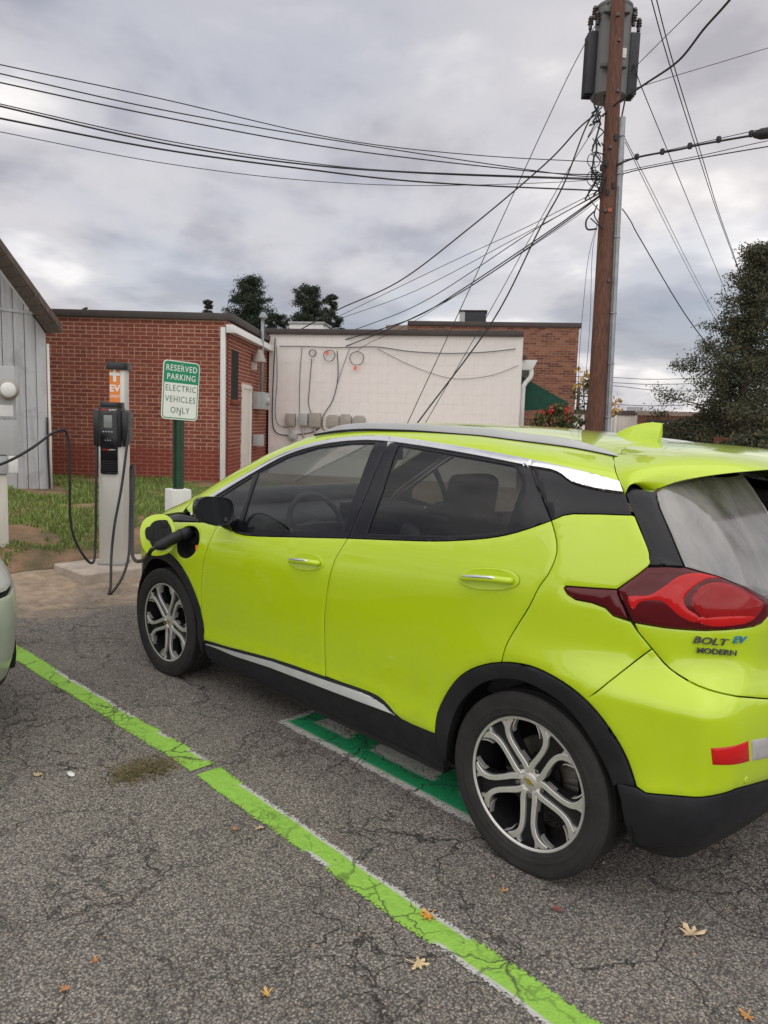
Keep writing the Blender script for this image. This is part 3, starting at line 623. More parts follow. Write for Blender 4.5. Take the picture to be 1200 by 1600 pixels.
# roof slab, its underside in planks, weathered rafter ends
ln = math.hypot(1, sl); aa = -1.0; th = .07
prism('roof', [(e1[0], e1[1]), (aa, roof_at(aa)), (aa, roof_at(aa)-th*ln), (e1[0], e1[1]-th*ln)], 5.6, M['oldwood'], sh, 'y', -.42, .004)
k = 0; a = e1[0]-.015
while a > .2:
    prism('soffit_plank', [(a, roof_at(a)-th*ln-.003), (a-.085, roof_at(a-.085)-th*ln-.003), (a-.085, roof_at(a-.085)-th*ln-.026), (a, roof_at(a)-th*ln-.026)], .36, M['oldwood'], sh, 'y', -.405+.008*(k % 3)); a -= .095; k += 1
prism('barge_board', [(e1[0]-.28, roof_at(e1[0]-.28)-th*ln-.03), (0, roof_at(0)-th*ln-.03), (0, roof_at(0)-th*ln-.06), (e1[0]-.28, roof_at(e1[0]-.28)-th*ln-.06)], .02, M['white'], sh, 'y', -.052)
tube('downpipe', [(Ls+.03, -.03, .2), (Ls+.03, -.03, 1.0), (Ls+.025, -.03, roof_at(Ls)-.3)], .02, M['cream'], sh, 8)
tube('cable_run', spline([(Ls-.02, -.05, 1.4), (Ls-.03, -.06, .9), (Ls-.01, -.05, .5), (Ls+.0, -.04, .22)], 4), .012, M['wire'], sh, 6)

# ---- meter pedestal at the left edge
c = dep(4, 640, 7.1); fw = np.array([CAM[0]-c[0], CAM[1]-c[1]]); fw /= np.linalg.norm(fw)
mp = empty('meter_pedestal', (c[0], c[1], float(GZ(c[0], 0))), (0, 0, math.atan2(fw[1], fw[0])+math.pi/2), label='grey electric meter pedestal with a round glass meter beside the shed', cat='meter')
pz = lambda y: 1.5612+(635-y)*7.1/F_PX-float(GZ(c[0], 0))
lbox('upper_box', mp, -.18, .115, -.02, .12, pz(655), pz(574), M['grey_box'], .012); lathe('meter', [(0, -.19), (.075, -.185), (.088, -.15), (.088, -.03), (.10, -.03), (.10, -.0205)], M['tan_box'], mp, 32, 'y', loc=(.05, 0, pz(610)))
lathe('meter_face', [(0, -.196), (.055, -.194), (.065, -.186)], M['white'], mp, 24, 'y', loc=(.05, 0, pz(610))); lbox('label_panel', mp, -.03, .09, -.026, -.0205, pz(655)+.02, pz(634), M['white'], .002)
lbox('lower_box', mp, -.20, .125, -.04, .14, pz(712), pz(657), M['grey_box'], .012); lbox('outlet_cover', mp, .04, .125, -.085, -.041, pz(740), pz(713), M['white'], .015); lbox('outlet_box', mp, -.2, .03, -.03, .1, pz(742), pz(713), M['grey_box'], .01)
lbox('post', mp, -.06, .028, .0, .09, -.1, pz(743), M['cream'], .01)
# ------------------------------------------------------------------ the lime hatchback: one implicit body, panels laid on it
def lut(pts, sm=.03, n=3000):
    p = np.array(sorted(pts), float); a, b = p[0, 0], p[-1, 0]; pad = 4*sm+.02
    g = np.linspace(a-pad, b+pad, n); y = np.interp(g, p[:, 0], p[:, 1])
    s0 = (p[1, 1]-p[0, 1])/(p[1, 0]-p[0, 0]); s1 = (p[-1, 1]-p[-2, 1])/(p[-1, 0]-p[-2, 0])
    y = np.where(g < a, p[0, 1]+s0*(g-a), y); y = np.where(g > b, p[-1, 1]+s1*(g-b), y)
    dx = g[1]-g[0]; k = int(4*sm/dx)
    if k > 0:
        w_ = np.exp(-.5*(np.arange(-k, k+1)*dx/sm)**2); w_ /= w_.sum()
        y = np.convolve(np.pad(y, k, mode='reflect', reflect_type='odd'), w_, 'valid')
    return lambda x: np.interp(x, g, y)
def sstep(a, b, x): t = np.clip((x-a)/(b-a), 0, 1); return t*t*(3-2*t)
def smax(a, b, k): h = np.maximum(k-np.abs(a-b), 0)/k; return np.maximum(a, b)+h*h*k*.25
ZB = lut([(3.6, .76), (3.2, .83), (2.6, .90), (2.04, .945), (1.0, 1.05), (.47, 1.115), (0, 1.165), (-.4, 1.19), (-.8, 1.20)], .14)
LOW = lut([(0, -.20), (.15, -.115), (.2, -.062), (.27, -.030), (.345, -.016), (.43, -.024), (.55, -.014), (.72, -.001), (.85, .005), (.92, -.006), (1.0, -.034)], .018)
WFRONT = lut([(3.6, .60), (3.45, .68), (3.25, .745), (3.0, .80), (2.8, .838), (2.6, .858), (2.2, .872), (1.5, .876), (.8, .878), (.3, .882), (-1, .882)], .10)
WRU = lut([(1, 0), (.15, 0), (-.1, -.018), (-.27, -.068), (-.47, -.150), (-.6, -.225), (-.8, -.36)], .05)
WRL = lut([(1, 0), (0, .003), (-.3, -.012), (-.45, -.034), (-.575, -.075), (-.70, -.185), (-.85, -.33)], .010)
XR = lut([(.1, -.55), (.24, -.62), (.36, -.685), (.5, -.71), (.66, -.712), (.75, -.70), (.83, -.655), (.95, -.66), (1.05, -.655), (1.12, -.62), (1.2, -.575), (1.44, -.385), (1.6, -.25)], .025)
XF = lut([(.1, 3.24), (.25, 3.36), (.4, 3.44), (.6, 3.462), (.72, 3.44), (.82, 3.36), (.95, 3.2)], .04)
T0 = lut([(3.6, .68), (3.42, .815), (3.25, .905), (3.0, .985), (2.8, 1.043), (2.6, 1.102), (2.45, 1.165), (2.2, 1.292), (1.9, 1.428), (1.65, 1.508), (1.42, 1.545), (1.2, 1.562), (.9, 1.567), (.5, 1.560), (.1, 1.532), (-.2, 1.49), (-.6, 1.43)], .05)
CROWN = lut([(3.6, .22), (2.9, .13), (2.5, .13), (2.0, .135), (1.0, .145), (-.1, .16), (-.5, .2)], .1)
def F(p):
    x, y, z = p[..., 0], np.abs(p[..., 1]), p[..., 2]
    zb = ZB(x); h = z-zb; m = sstep(.72, .86, z)
    base = WFRONT(x)+m*WRU(x)+(1-m)*WRL(x)
    hh = np.maximum(h, 0)
    off = np.where(h < 0, LOW(np.clip(z/zb, 0, 1)), -.034-.335*hh-.36*hh*hh)
    # flared arches
    fl = 0
    for x0 in (0., 2.6):
        rr = np.sqrt((x-x0)**2+(z-.32)**2); fl = fl+.010*np.exp(-((rr-.44)/.09)**2)
    g1 = y-(base+off+fl)
    g2 = XR(z)+.055*(y/.6)**2-x
    g3 = x-(XF(z)-.15*(y/.7)**2-.12*(y/.75)**6)
    g4 = z-(T0(x)-CROWN(x)*y*y)
    k2 = .06+.09*sstep(.72, .9, z)
    a = smax(g1, g2, k2); a = smax(a, g3, .16)
    return smax(a, g4, .085)
XC, XFR, RF, RV = -.10, 2.85, .80, .75
Z0 = lambda s: .90-.32*sstep(1.9, 2.6, s)
def frame(s):
    s = np.asarray(s, float); phr = np.clip((XC-s)/RF, 0, None); phf = np.clip((s-XFR)/RF, 0, None)
    ox = np.clip(s, XC, XFR); dx = -np.sin(phr)+np.sin(phf); dy = np.cos(phr)*np.cos(phf)
    return ox, dx, dy
def march(o, d, t1=2.6, steps=90):
    """from inside outwards to the skin"""
    n = len(o); lo = np.zeros(n); hi = np.full(n, t1); done = np.zeros(n, bool)
    for t in np.linspace(.02, t1, steps):
        f = F(o+d*t); new = (~done) & (f > 0); hi[new] = t; done |= new; lo[~done] = t
    for _ in range(26):
        mid = .5*(lo+hi); f = F(o+d*mid[:, None]); hi = np.where(f > 0, mid, hi); lo = np.where(f > 0, lo, mid)
    return o+d*(.5*(lo+hi))[:, None]
SCEN = XC-math.pi/2*RF; SFRONT = XFR+math.pi/2*RF
def P(sv):
    sv = np.asarray(sv, float).reshape(-1, 2); s, v = sv[:, 0], sv[:, 1]; ox, dx, dy = frame(s); z0 = Z0(s)
    up = np.clip((v-z0)/RV, 0, math.pi/2); oz = np.minimum(v, z0)
    o = np.stack([ox, 0*ox, oz], 1); d = np.stack([dx*np.cos(up), dy*np.cos(up), np.sin(up)], 1)
    return march(o, d)
def prm(p):
    p = np.asarray(p, float).reshape(-1, 3); x, y, z = p[:, 0], np.abs(p[:, 1]), p[:, 2]
    s = np.where(x < XC, XC-RF*np.arctan2(XC-x, y), np.where(x > XFR, XFR+RF*np.arctan2(x-XFR, y), x))
    hd = np.where(x < XC, np.hypot(XC-x, y), np.where(x > XFR, np.hypot(x-XFR, y), y)); z0 = Z0(s)
    v = np.where(z <= z0, z, z0+RV*np.arctan2(z-z0, hd)); return np.stack([s, v], 1)
def grad(p, e=.004):
    g = np.stack([(F(p+np.eye(3)[i]*e)-F(p-np.eye(3)[i]*e)) for i in range(3)], -1)
    return g/(np.linalg.norm(g, axis=-1, keepdims=True)+1e-12)
def px3(pts):
    """pixels to points on the body skin"""
    pts = np.asarray(pts, float); d = np.array([ray(*q) for q in pts]); d /= np.linalg.norm(d, axis=1)[:, None]
    ts = np.linspace(1.2, 7.5, 900); res = []
    for v in d:
        q = CAM+v*ts[:, None]; f = F(q); f = np.where(q[:, 1] < 0, 9, f); i = np.argmax(f < 0)
        if f[i] >= 0: i = int(np.argmin(f)); res.append(CAM+v*ts[i]); continue
        lo, hi = ts[max(i-1, 0)], ts[i]
        for _ in range(22):
            mm = .5*(lo+hi)
            if F((CAM+v*mm)[None])[0] < 0: hi = mm
            else: lo = mm
        res.append(CAM+v*hi)
    return np.array(res)
def PX(*pts, sp=0):
    pts = list(pts)
    if sp: pts = spline(pts, sp)
    return [tuple(q) for q in prm(px3(pts))]
def TOP(*xy, sp=0):
    """points given in plan, dropped on the skin from above"""
    r = []
    for x, y in (spline(xy, sp) if sp else xy):
        lo, hi = .3, 2.0
        for _ in range(30):
            mm = .5*(lo+hi)
            if F(np.array([[x, y, mm]]))[0] > 0: hi = mm
            else: lo = mm
        r.append(tuple(prm([(x, y, lo)])[0]))
    return r
def SZ(*sz, sp=0):
    """points given as side position and height"""
    r = []
    for x, z in (spline(sz, sp) if sp else sz): r.append(tuple(prm(P([(x, z)]))[0]) if z <= Z0(x) else tuple(prm(side_pt(x, z))[0]))
    return r
def side_pt(x, z):
    lo, hi = 0, 1.2
    for _ in range(30):
        mm = .5*(lo+hi)
        if F(np.array([[x, mm, z]]))[0] > 0: hi = mm
        else: lo = mm
    return np.array([(x, lo, z)])
def area(p): p = np.asarray(p); x, y = p[:, 0], p[:, 1]; return .5*np.sum(x*np.roll(y, -1)-np.roll(x, -1)*y)
def resample(poly, step):
    P_ = np.asarray(poly, float); out_ = []
    for i in range(len(P_)):
        a, b = P_[i], P_[(i+1) % len(P_)]; n = max(1, int(round(np.linalg.norm(b-a)/step)))
        for k in range(n): out_.append(a+(b-a)*k/n)
    q = [out_[0]]
    for p in out_[1:]:
        if np.linalg.norm(p-q[-1]) > step*.3: q.append(p)
    if np.linalg.norm(q[0]-q[-1]) < step*.3: q.pop()
    return np.array(q)
def inset(poly, d, keep=None):
    p = np.asarray(poly, float); sgn = 1 if area(p) > 0 else -1
    e0 = p-np.roll(p, 1, 0); e1 = np.roll(p, -1, 0)-p
    n0 = np.stack([-e0[:, 1], e0[:, 0]], 1); n1 = np.stack([-e1[:, 1], e1[:, 0]], 1)
    n0 /= np.linalg.norm(n0, axis=1)[:, None]+1e-9; n1 /= np.linalg.norm(n1, axis=1)[:, None]+1e-9
    m = n0+n1; m /= np.linalg.norm(m, axis=1)[:, None]+1e-9; c = np.clip((m*n0).sum(1), .45, 1)
    q = p+sgn*m*(d/c)[:, None]
    if keep is not None: q = np.where(keep(p)[:, None], p, q)
    return q
def inpoly(pts, poly):
    x, y = pts[:, 0], pts[:, 1]; r = np.zeros(len(pts), bool); P_ = np.asarray(poly); j = len(P_)-1
    for i in range(len(P_)):
        xi, yi, xj, yj = *P_[i], *P_[j]
        if yi != yj:
            c = ((yi > y) != (yj > y)) & (x < (xj-xi)*(y-yi)/(yj-yi)+xi); r ^= c
        j = i
    return r
def segdist(pts, poly):
    P_ = np.asarray(poly); d = np.full(len(pts), 9.)
    for i in range(len(P_)):
        a, b = P_[i], P_[(i+1) % len(P_)]; ab = b-a; t = np.clip(((pts-a)@ab)/(ab@ab+1e-12), 0, 1)
        d = np.minimum(d, np.linalg.norm(pts-(a+t[:, None]*ab), axis=1))
    return d
VCEN = lambda s: Z0(s)+math.pi/2*RV
def on_center(p):
    s, v = p[:, 0], p[:, 1]
    return (s < SCEN+1e-4) | (s > SFRONT-1e-4) | (v > VCEN(s)-1e-3)
PAINTED = []
CAR = None
def panel(name, poly, m, parent=None, off=0., skirt=.014, grid=.03, gap=.0022, mirror='copy', holes=(), step=.016, edge=.0018, right=True, label=None, smooth=True):
    poly = np.asarray(poly, float); poly[:, 0] = np.clip(poly[:, 0], SCEN, SFRONT); poly[:, 1] = np.minimum(poly[:, 1], VCEN(poly[:, 0]))
    keep = on_center if mirror == 'join' else None
    b0 = inset(resample(poly, step), gap, keep); b1 = inset(b0, .005, keep)
    loops = [b0]; rings = [b1]; 
    for h in holes:
        h0 = inset(resample(h, step*.6), -gap); loops.append(h0); rings.append(inset(h0, -.005))
    lo, hi = b0.min(0), b0.max(0)
    gx, gy = np.meshgrid(np.arange(lo[0], hi[0], grid), np.arange(lo[1], hi[1], grid)); G = np.stack([gx.ravel(), gy.ravel()], 1)
    G[:, 0] += (np.round((G[:, 1]-lo[1])/grid) % 2)*grid*.5
    ok = inpoly(G, b0)
    for h in loops[1:]: ok &= ~inpoly(G, h)
    G = G[ok]
    for h in loops: G = G[segdist(G, h) > .012]
    # inset ring points, dropped where the panel is too narrow for them
    R_ = []
    for h, r in zip(loops, rings):
        k = inpoly(r, b0)
        for h2 in loops[1:]: k &= ~inpoly(r, h2)
        for h2 in loops: k &= segdist(r, h2) > .0035
        R_.append(r[k])
    pts = [*loops, *R_, G]; allp = np.concatenate(pts); edges = []; o = 0; nb = 0
    for h in loops:
        n = len(h); edges += [(o+i, o+(i+1) % n) for i in range(n)]; o += n
    nb = o
    vo, _, fo, ov, _, _ = delaunay_2d_cdt([Vector(q) for q in allp], edges, [], 0, 1e-6)
    vo = np.array([tuple(v) for v in vo]); fo = [f for f in fo]
    cen = np.array([vo[list(f)].mean(0) for f in fo]); k = inpoly(cen, b0)
    for h in loops[1:]: k &= ~inpoly(cen, h)
    fo = [f for f, q in zip(fo, k) if q]
    isb = np.array([any(i < nb for i in q) for q in ov])
    p3 = P(vo); nr = grad(p3); cenv = on_center(vo) if mirror == 'join' else np.zeros(len(vo), bool)
    p3 = p3+nr*off-nr*np.where(isb & ~cenv, edge, 0)[:, None]
    nv = len(p3); V = list(p3); Fs = [tuple(f) for f in fo]
    # orient outwards
    F2 = []
    for f in Fs:
        a, b, c = p3[list(f)]; n_ = np.cross(b-a, c-a)
        F2.append(f if n_@nr[f[0]] > 0 else f[::-1])
    Fs = F2
    from collections import Counter
    ec = Counter(); de = {}
    for f in Fs:
        for i in range(len(f)):
            a, b = f[i], f[(i+1) % len(f)]; ec[(min(a, b), max(a, b))] += 1; de[(min(a, b), max(a, b))] = (a, b)
    if skirt:
        dup = {}
        def g(i, lvl):
            if (i, lvl) not in dup: dup[(i, lvl)] = len(V); V.append(p3[i]-nr[i]*(skirt if lvl else 0))
            return dup[(i, lvl)]
        for e, c in ec.items():
            if c == 1 and not (cenv[e[0]] and cenv[e[1]]):
                a, b = de[e]; Fs.append((g(a, 0), g(a, 1), g(b, 1), g(b, 0)))
    V = np.array(V)
    if mirror == 'join':
        V[:nv, 1] = np.where(cenv, 0, V[:nv, 1])
        n0 = len(V); V2 = V.copy(); V2[:, 1] *= -1; Fs = Fs+[tuple(i+n0 for i in f[::-1]) for f in Fs]; V = np.concatenate([V, V2])
    def mk(V, Fs):
        bm = bmesh.new(); vv = [bm.verts.new(tuple(map(float, v))) for v in V]
        for f in Fs:
            try: bm.faces.new([vv[i] for i in f]).smooth = smooth
            except ValueError: pass
        if mirror == 'join': bmesh.ops.remove_doubles(bm, verts=[v for v in bm.verts if abs(v.co.y) < 1e-4], dist=2e-4)
        me = bpy.data.meshes.new(name); bm.to_mesh(me); bm.free(); return me
    par = parent if parent is not None else CAR
    o1 = link(name, mk(V, Fs), m, par, label=label); o2 = None
    if mirror == 'copy' and right:
        V2 = V.copy(); V2[:, 1] *= -1; o2 = link(name, mk(V2, [f[::-1] for f in Fs]), m, par, label=label)
    return o1, o2

CAR = empty('electric_hatchback', (0, 0, 0), label='lime green electric hatchback plugged in at the charger, rear wheel by the painted line', cat='car')
def RUN():
    # ---------- shared lines, traced from the photograph (pixels)
    chrome_up = PX((298, 803), (309, 790), (334, 771), (404, 729), (446, 706.5), (495, 691), (547, 683), (608, 682.5), (722, 698.5), (831, 719), (913, 737.5), (968, 753), sp=4)
    chrome_lo = PX((300, 806), (313, 794), (336, 776), (406, 733.5), (449, 711), (495, 697), (547, 689.5), (608, 690.5), (722, 708), (829, 729), sp=4)
    belt_lo = PX((346, 815), (356, 824), (381, 836), (455, 839), (544, 841), (640, 844.5), (697, 845), (762, 840.5), (809, 831), (861, 813), sp=3)
    belt_hi = PX((360, 816), (381, 829), (455, 831.5), (544, 833.5), (640, 836), (700, 837), (745, 836), (790, 830), sp=3)
    seam_fd = PX((346, 815), (337.5, 825.5), (327, 846.5), (318.3, 874.5), (314, 920), (314.8, 972.5), (318.3, 1000.5), sp=3)
    seam_md = PX((543.5, 841), (523.3, 874), (512.5, 913), (507, 960.7), (507, 1008.3), (508.2, 1057), sp=3)
    seam_rd = PX((861, 813), (869, 843.7), (868.5, 868), (857, 895.7), (841.8, 917.3), (826.7, 947.7), (805, 982.3), (789.8, 1010), (783.3, 1035), sp=3)
    arch_r = PX((680, 1147), (684, 1113), (700, 1080), (720, 1056), (746.7, 1041.7), (783.3, 1035), (826.7, 1040), (866.7, 1058), (903, 1083), (933, 1113), (960, 1150), (980, 1187), (994, 1229), sp=3)
    arch_ri = PX((699, 1192), (702, 1150), (714, 1111), (730, 1087), (753, 1068.5), (783, 1060), (816.7, 1063.5), (853, 1080), (886.7, 1105), (913, 1137), (936.7, 1177), (955, 1216), (966.5, 1250), sp=3)
    sill = PX((318.3, 1002), (425, 1029.5), (508, 1058), (575, 1081), (600, 1096), (627, 1124), (680, 1147), sp=3)
    arch_f = SZ((3.03, .33), (3.02, .45), (2.955, .60), (2.83, .705), (2.68, .748), (2.52, .748), (2.39, .712), (2.285, .64), (2.205, .545), (2.155, .45), (2.13, .37), sp=3)+[sill[0]]
    arch_fi = SZ((2.975, .22), (2.972, .36), (2.925, .52), (2.83, .63), (2.70, .685), (2.55, .69), (2.41, .65), (2.30, .57), (2.225, .45), (2.19, .33), (2.165, .21), sp=3)
    tg_up = PX((959, 709), (963, 738), (977.4, 771), (999, 823.6), (1013, 858), (1015, 872), (1012, 886), (964, 921), sp=3)
    tg_lo = PX((964, 921), (986, 972), (1019, 1014), (1047, 1044.5), (1091, 1070.7), (1143.6, 1086), (1200, 1092), sp=3)
    quarter_top = PX((861, 813), (880, 805), (896, 802.5), (940, 803), (988, 804.5))
    # ---------- painted panels
    lp = M['lime']
    fender_poly = seam_fd[2:]+arch_f[::-1][1:]+SZ((3.04, .60), (3.0, .76))+PX((257, 808), (271, 815), (292, 815.5), (315, 816), (330, 818), sp=2)
    port = [tuple(q) for q in spline(PX((283, 829), (290, 823), (303, 823), (310, 832), (310, 848), (303, 864), (291, 872), (280, 868), (276, 856), (277, 841)), 3, True)]
    fl, _ = panel('fender', fender_poly, lp, mirror=None, holes=[port])
    fr_, _ = panel('fender', fender_poly, lp, mirror=None, right=False)
    me = fr_.data.copy(); fr_.data = me
    for v in me.vertices: v.co.y *= -1
    me.flip_normals()
    panel('front_door', seam_fd[1:]+sill[1:6]+[sill[6]]+seam_md[::-1]+[q for q in belt_lo[::-1] if q[0] > seam_md[0][0]+.01], lp)
    i0 = min(range(len(sill)), key=lambda i: abs(sill[i][0]-seam_md[-1][0]))
    panel('rear_door', seam_md+sill[i0+1:]+arch_r[1:16]+seam_rd[::-1]+[q for q in belt_lo[::-1] if q[0] < seam_md[0][0]-.01][1:], lp)
    i1 = min(range(len(tg_lo)), key=lambda i: abs(tg_lo[i][0]-PX((1019, 1014))[0][0])+abs(tg_lo[i][1]-PX((1019, 1014))[0][1]))
    bseam = PX((1019, 1014), (990, 1035), (950, 1066), (916, 1094.7), sp=2)
    j1 = min(range(len(arch_r)), key=lambda i: abs(arch_r[i][0]-bseam[-1][0])+abs(arch_r[i][1]-bseam[-1][1]))
    tl_side = PX((964, 921), (935, 919.5), (900, 917), (884, 916), (881, 919), (886, 928), (899, 937), (925, 942), (946, 950), (958, 962.5), (986, 972))
    k0 = min(range(len(tg_up)), key=lambda i: np.hypot(tg_up[i][0]-quarter_top[-1][0], tg_up[i][1]-quarter_top[-1][1]))
    k2 = min(range(len(tg_lo)), key=lambda i: np.hypot(tg_lo[i][0]-tl_side[-1][0], tg_lo[i][1]-tl_side[-1][1]))
    panel('rear_quarter', seam_rd+arch_r[16:j1]+bseam[::-1]+tg_lo[k2+1:i1][::-1]+tl_side[::-1]+tg_up[k0:-1][::-1]+quarter_top[::-1][:-1], lp)
    bump_lo = PX((994, 1230), (1008, 1239), (1060, 1244), (1096, 1246), (1150, 1233), (1200, 1219))
    zc_b = P([bump_lo[-1]])[0][2]
    panel('rear_bumper', bseam[:-1]+arch_r[j1:]+bump_lo[1:]+[(SCEN, .44), (SCEN, P([tg_lo[-1]])[0][2]-.01)]+tg_lo[i1:][::-1][:-1], lp, mirror='join', grid=.016)
    # black lower bumper
    panel('bumper_cladding', PX((962, 1222), (975, 1225))+bump_lo+[(SCEN, .44), (SCEN, .25)]+PX((1200, 1265), (1152, 1289), (1100, 1317), (1065, 1322), (1000, 1321), (986, 1314), (975, 1285), (969, 1250)), M['clad'], mirror='join', off=.002, skirt=.03)
    panel('arch_trim', arch_r+PX((980, 1226), (967, 1224))+arch_ri[:-2][::-1], M['clad'], off=.008, skirt=.05)
    panel('arch_trim', arch_f+arch_fi[::-1], M['clad'], off=.008, skirt=.05)
    # sills with the silver strip
    ss = SZ((2.15, .20), (1.6, .175), (1.0, .165), (.6, .165), (.42, .19))
    panel('sill', [arch_fi[-3]]+sill+[arch_r[0]]+[arch_ri[1]]+ss[::-1], M['clad'], off=-.004, skirt=.04, grid=.016)
    stripl = PX((322, 1005), (370, 1018), (425, 1032.5), (508, 1061.5), (560, 1079), (580, 1087), (600, 1100), (612, 1112), (619, 1118)); strlo = PX((602, 1110), (580, 1101), (509, 1074.5), (425, 1042.5), (370, 1025), (322, 1007))
    u3 = P(stripl); o_ = np.argsort(u3[:, 0])
    for so in panel('sill_strip', stripl+strlo, M['rail'], off=.005, skirt=.004, edge=0, grid=.016, step=.010):
        for v_ in so.data.vertices: v_.co.y += math.copysign(max(0, min(.06, float(np.interp(v_.co.x, u3[o_, 0], u3[o_, 2]))-v_.co.z))*.30, v_.co.y)
    # roof with the pillars
    hood_seam = PX((285, 801), (292, 791), (300, 780))
    wind_side = TOP((2.40, .655), (2.15, .615), (1.9, .575), (1.65, .54), (1.45, .51), sp=2); wind_top = TOP((1.45, .51), (1.42, .4), (1.395, .2), (1.385, 0), sp=2)
    roof_back = TOP((-.10, .53), (-.03, .40), (.01, .2), (.02, 0), sp=2)
    roof_poly = chrome_up+tg_up[:5][::-1]+roof_back[1:-1]+[(.02, 9), (1.385, 9)]+wind_top[::-1][1:]+wind_side[::-1][1:]+PX((300, 782), (290, 795))
    panel('roof', roof_poly, lp, mirror='join', grid=.028)
    panel('headliner', chrome_up[10:]+roof_back[1:-1]+[(.02, 9), (1.385, 9)]+wind_top[::-1][1:], M['headliner'], mirror='join', grid=.06, off=-.035, skirt=0)
    cowl = TOP((2.40, .655), (2.50, .5), (2.56, .25), (2.57, 0), sp=2)
    panel('windscreen', wind_top+wind_side[::-1][1:]+cowl[1:-1]+[(2.57, 9), (1.385, 9)], M['glass_wind'], mirror='join', off=-.003)
    panel('hood', hood_seam+TOP((2.47, .60), (2.60, .3))+[(2.62, 9), (SFRONT, VCEN(3.2)-.05)]+[(SFRONT, .80)]+SZ((3.75, .80), (3.4, .82), (3.12, .845))+PX((262, 803), (285, 801))[:1], lp, mirror='join')
    hl = PX((257, 807), (266, 803.5), (285, 803), (300, 806), (313, 812), (315, 815.5), (292, 815), (271, 814.5))
    panel('headlight', SZ((3.02, .76), (3.30, .72), (3.42, .74), (3.38, .80), (3.10, .835))+hl, M['gloss_black'], off=.0)
    panel('front_bumper', SZ((3.05, .32), (3.05, .60), (3.02, .75), (3.30, .70), (3.45, .72), (3.80, .78))+[(SFRONT, .78), (SFRONT, .30)]+SZ((3.5, .28), (3.1, .27)), lp, mirror='join')
    panel('front_valance', SZ((2.99, .20), (3.03, .32), (3.1, .27), (3.5, .28))+[(SFRONT, .30), (SFRONT, .18)]+SZ((3.4, .18)), M['clad'], mirror='join', off=-.004)
    # ---------- window line
    gb = M['gloss_black']
    g_front = PX((377, 826), (381, 812), (404, 738), (449, 714.5), (495, 700), (547, 693), (585, 692.5), (560, 755), (531, 831), (455, 829), sp=0)
    g_tri = PX((352, 810), (330, 797), (341, 779), (370, 760), (394, 745), (385, 775), (372, 812))
    g_rear = PX((574, 833), (598, 768), (623, 696), (712, 712), (802, 728), (811, 745), (815, 757), (790, 829), (745, 835), (700, 836), (640, 835))
    md_up = PX((609, 690.5), (575, 766), (544, 841))
    rd_up = PX((830, 729), (843, 768), (861, 813))
    i2 = min(range(len(chrome_lo)), key=lambda i: np.hypot(chrome_lo[i][0]-md_up[0][0], chrome_lo[i][1]-md_up[0][1]))
    bm_i = min(range(len(belt_lo)), key=lambda i: abs(belt_lo[i][0]-md_up[-1][0]))
    sail = PX((346, 815), (315, 815), (300, 806))
    t1, t1r = panel('window_trim', chrome_lo[:i2]+md_up+belt_lo[:bm_i][::-1]+sail[1:-1], gb, holes=[g_front, g_tri], off=-.002, edge=.0006)
    t2, t2r = panel('window_trim', chrome_lo[i2:]+rd_up[1:]+belt_lo[bm_i:-1][::-1]+md_up[1:-1][::-1], gb, holes=[g_rear], off=-.002, edge=.0006)
    panel('door_window', g_front, M['glass_front'], off=-.006, gap=-.004, skirt=0, edge=0)
    panel('quarter_window', g_tri, M['glass_front'], off=-.006, gap=-.004, skirt=0, edge=0)
    panel('rear_door_window', g_rear, M['glass_rear'], off=-.006, gap=-.004, skirt=0, edge=0)
    ch_tail_lo = PX((830, 729), (861, 734), (878.7, 742), (894, 753.5), (930.6, 763.5), (974, 769.5), sp=2)
    panel('rear_pillar_trim', rd_up[:1]+rd_up[1:]+quarter_top[1:]+[tg_up[6]]+ch_tail_lo[::-1][:-1], gb, off=-.002)
    cs = [q for q in chrome_up]
    a = min(range(len(cs)), key=lambda i: np.hypot(*(np.array(cs[i])-PX((609, 682.5))[0]))); b = min(range(len(cs)), key=lambda i: np.hypot(*(np.array(cs[i])-PX((831, 719))[0])))
    U1, L1 = PX((609, 682.5), (609, 690.5)); U2, L2 = PX((831, 719), (830, 729))
    up_r = lambda q, lo, hi: [p for p in q if lo+.006 < p[0] < hi-.006]
    panel('window_chrome', up_r(cs, U1[0], 9)+[U1, L1]+up_r(chrome_lo, L1[0], 9)[::-1], M['chrome'], off=.006, gap=.0006, edge=.001, skirt=.012, step=.010)
    panel('window_chrome', [U1]+up_r(cs, U2[0], U1[0])+[U2, L2]+up_r(chrome_lo, L2[0], L1[0])[::-1]+[L1], M['chrome'], off=.006, gap=.0006, edge=.001, skirt=.012, step=.010)
    panel('window_chrome', [U2]+up_r(cs, -9, U2[0])+PX((971, 762))+ch_tail_lo[::-1][:-1]+[L2], M['chrome'], off=.006, gap=.0006, edge=.001, skirt=.012, step=.010)
    # ---------- tailgate
    zt = P([tg_lo[-1]])[0][2]
    tl_top = PX((1012, 886), (1040, 885.5), (1071, 887), (1126, 902), (1170, 920), (1200, 937)); tl_bot = PX((1200, 963), (1190, 974), (1178, 979), (1148, 983), (1100, 985.5), (1038, 981), (990.5, 973))
    panel('tailgate', tg_lo[k2+1:]+[(SCEN, zt-.012), (SCEN, 1.03)]+[(tl_top[-1][0]-.30, 1.035), (tl_top[-1][0]-.10, 1.02)]+tl_bot, lp, mirror='join')
    tgp = PX((973, 757), (1000, 763), (1024, 768), (1030, 791), (1048, 833), (1069, 885), (1040, 884), (1013, 883), (1014.6, 866), (999, 823.6), (979, 775))
    panel('tailgate_side_trim', tgp, gb, off=-.001)
    gl = PX((1026, 768), (1031, 791), (1049, 833), (1071, 886), (1126, 901), (1170, 919), (1200, 936))
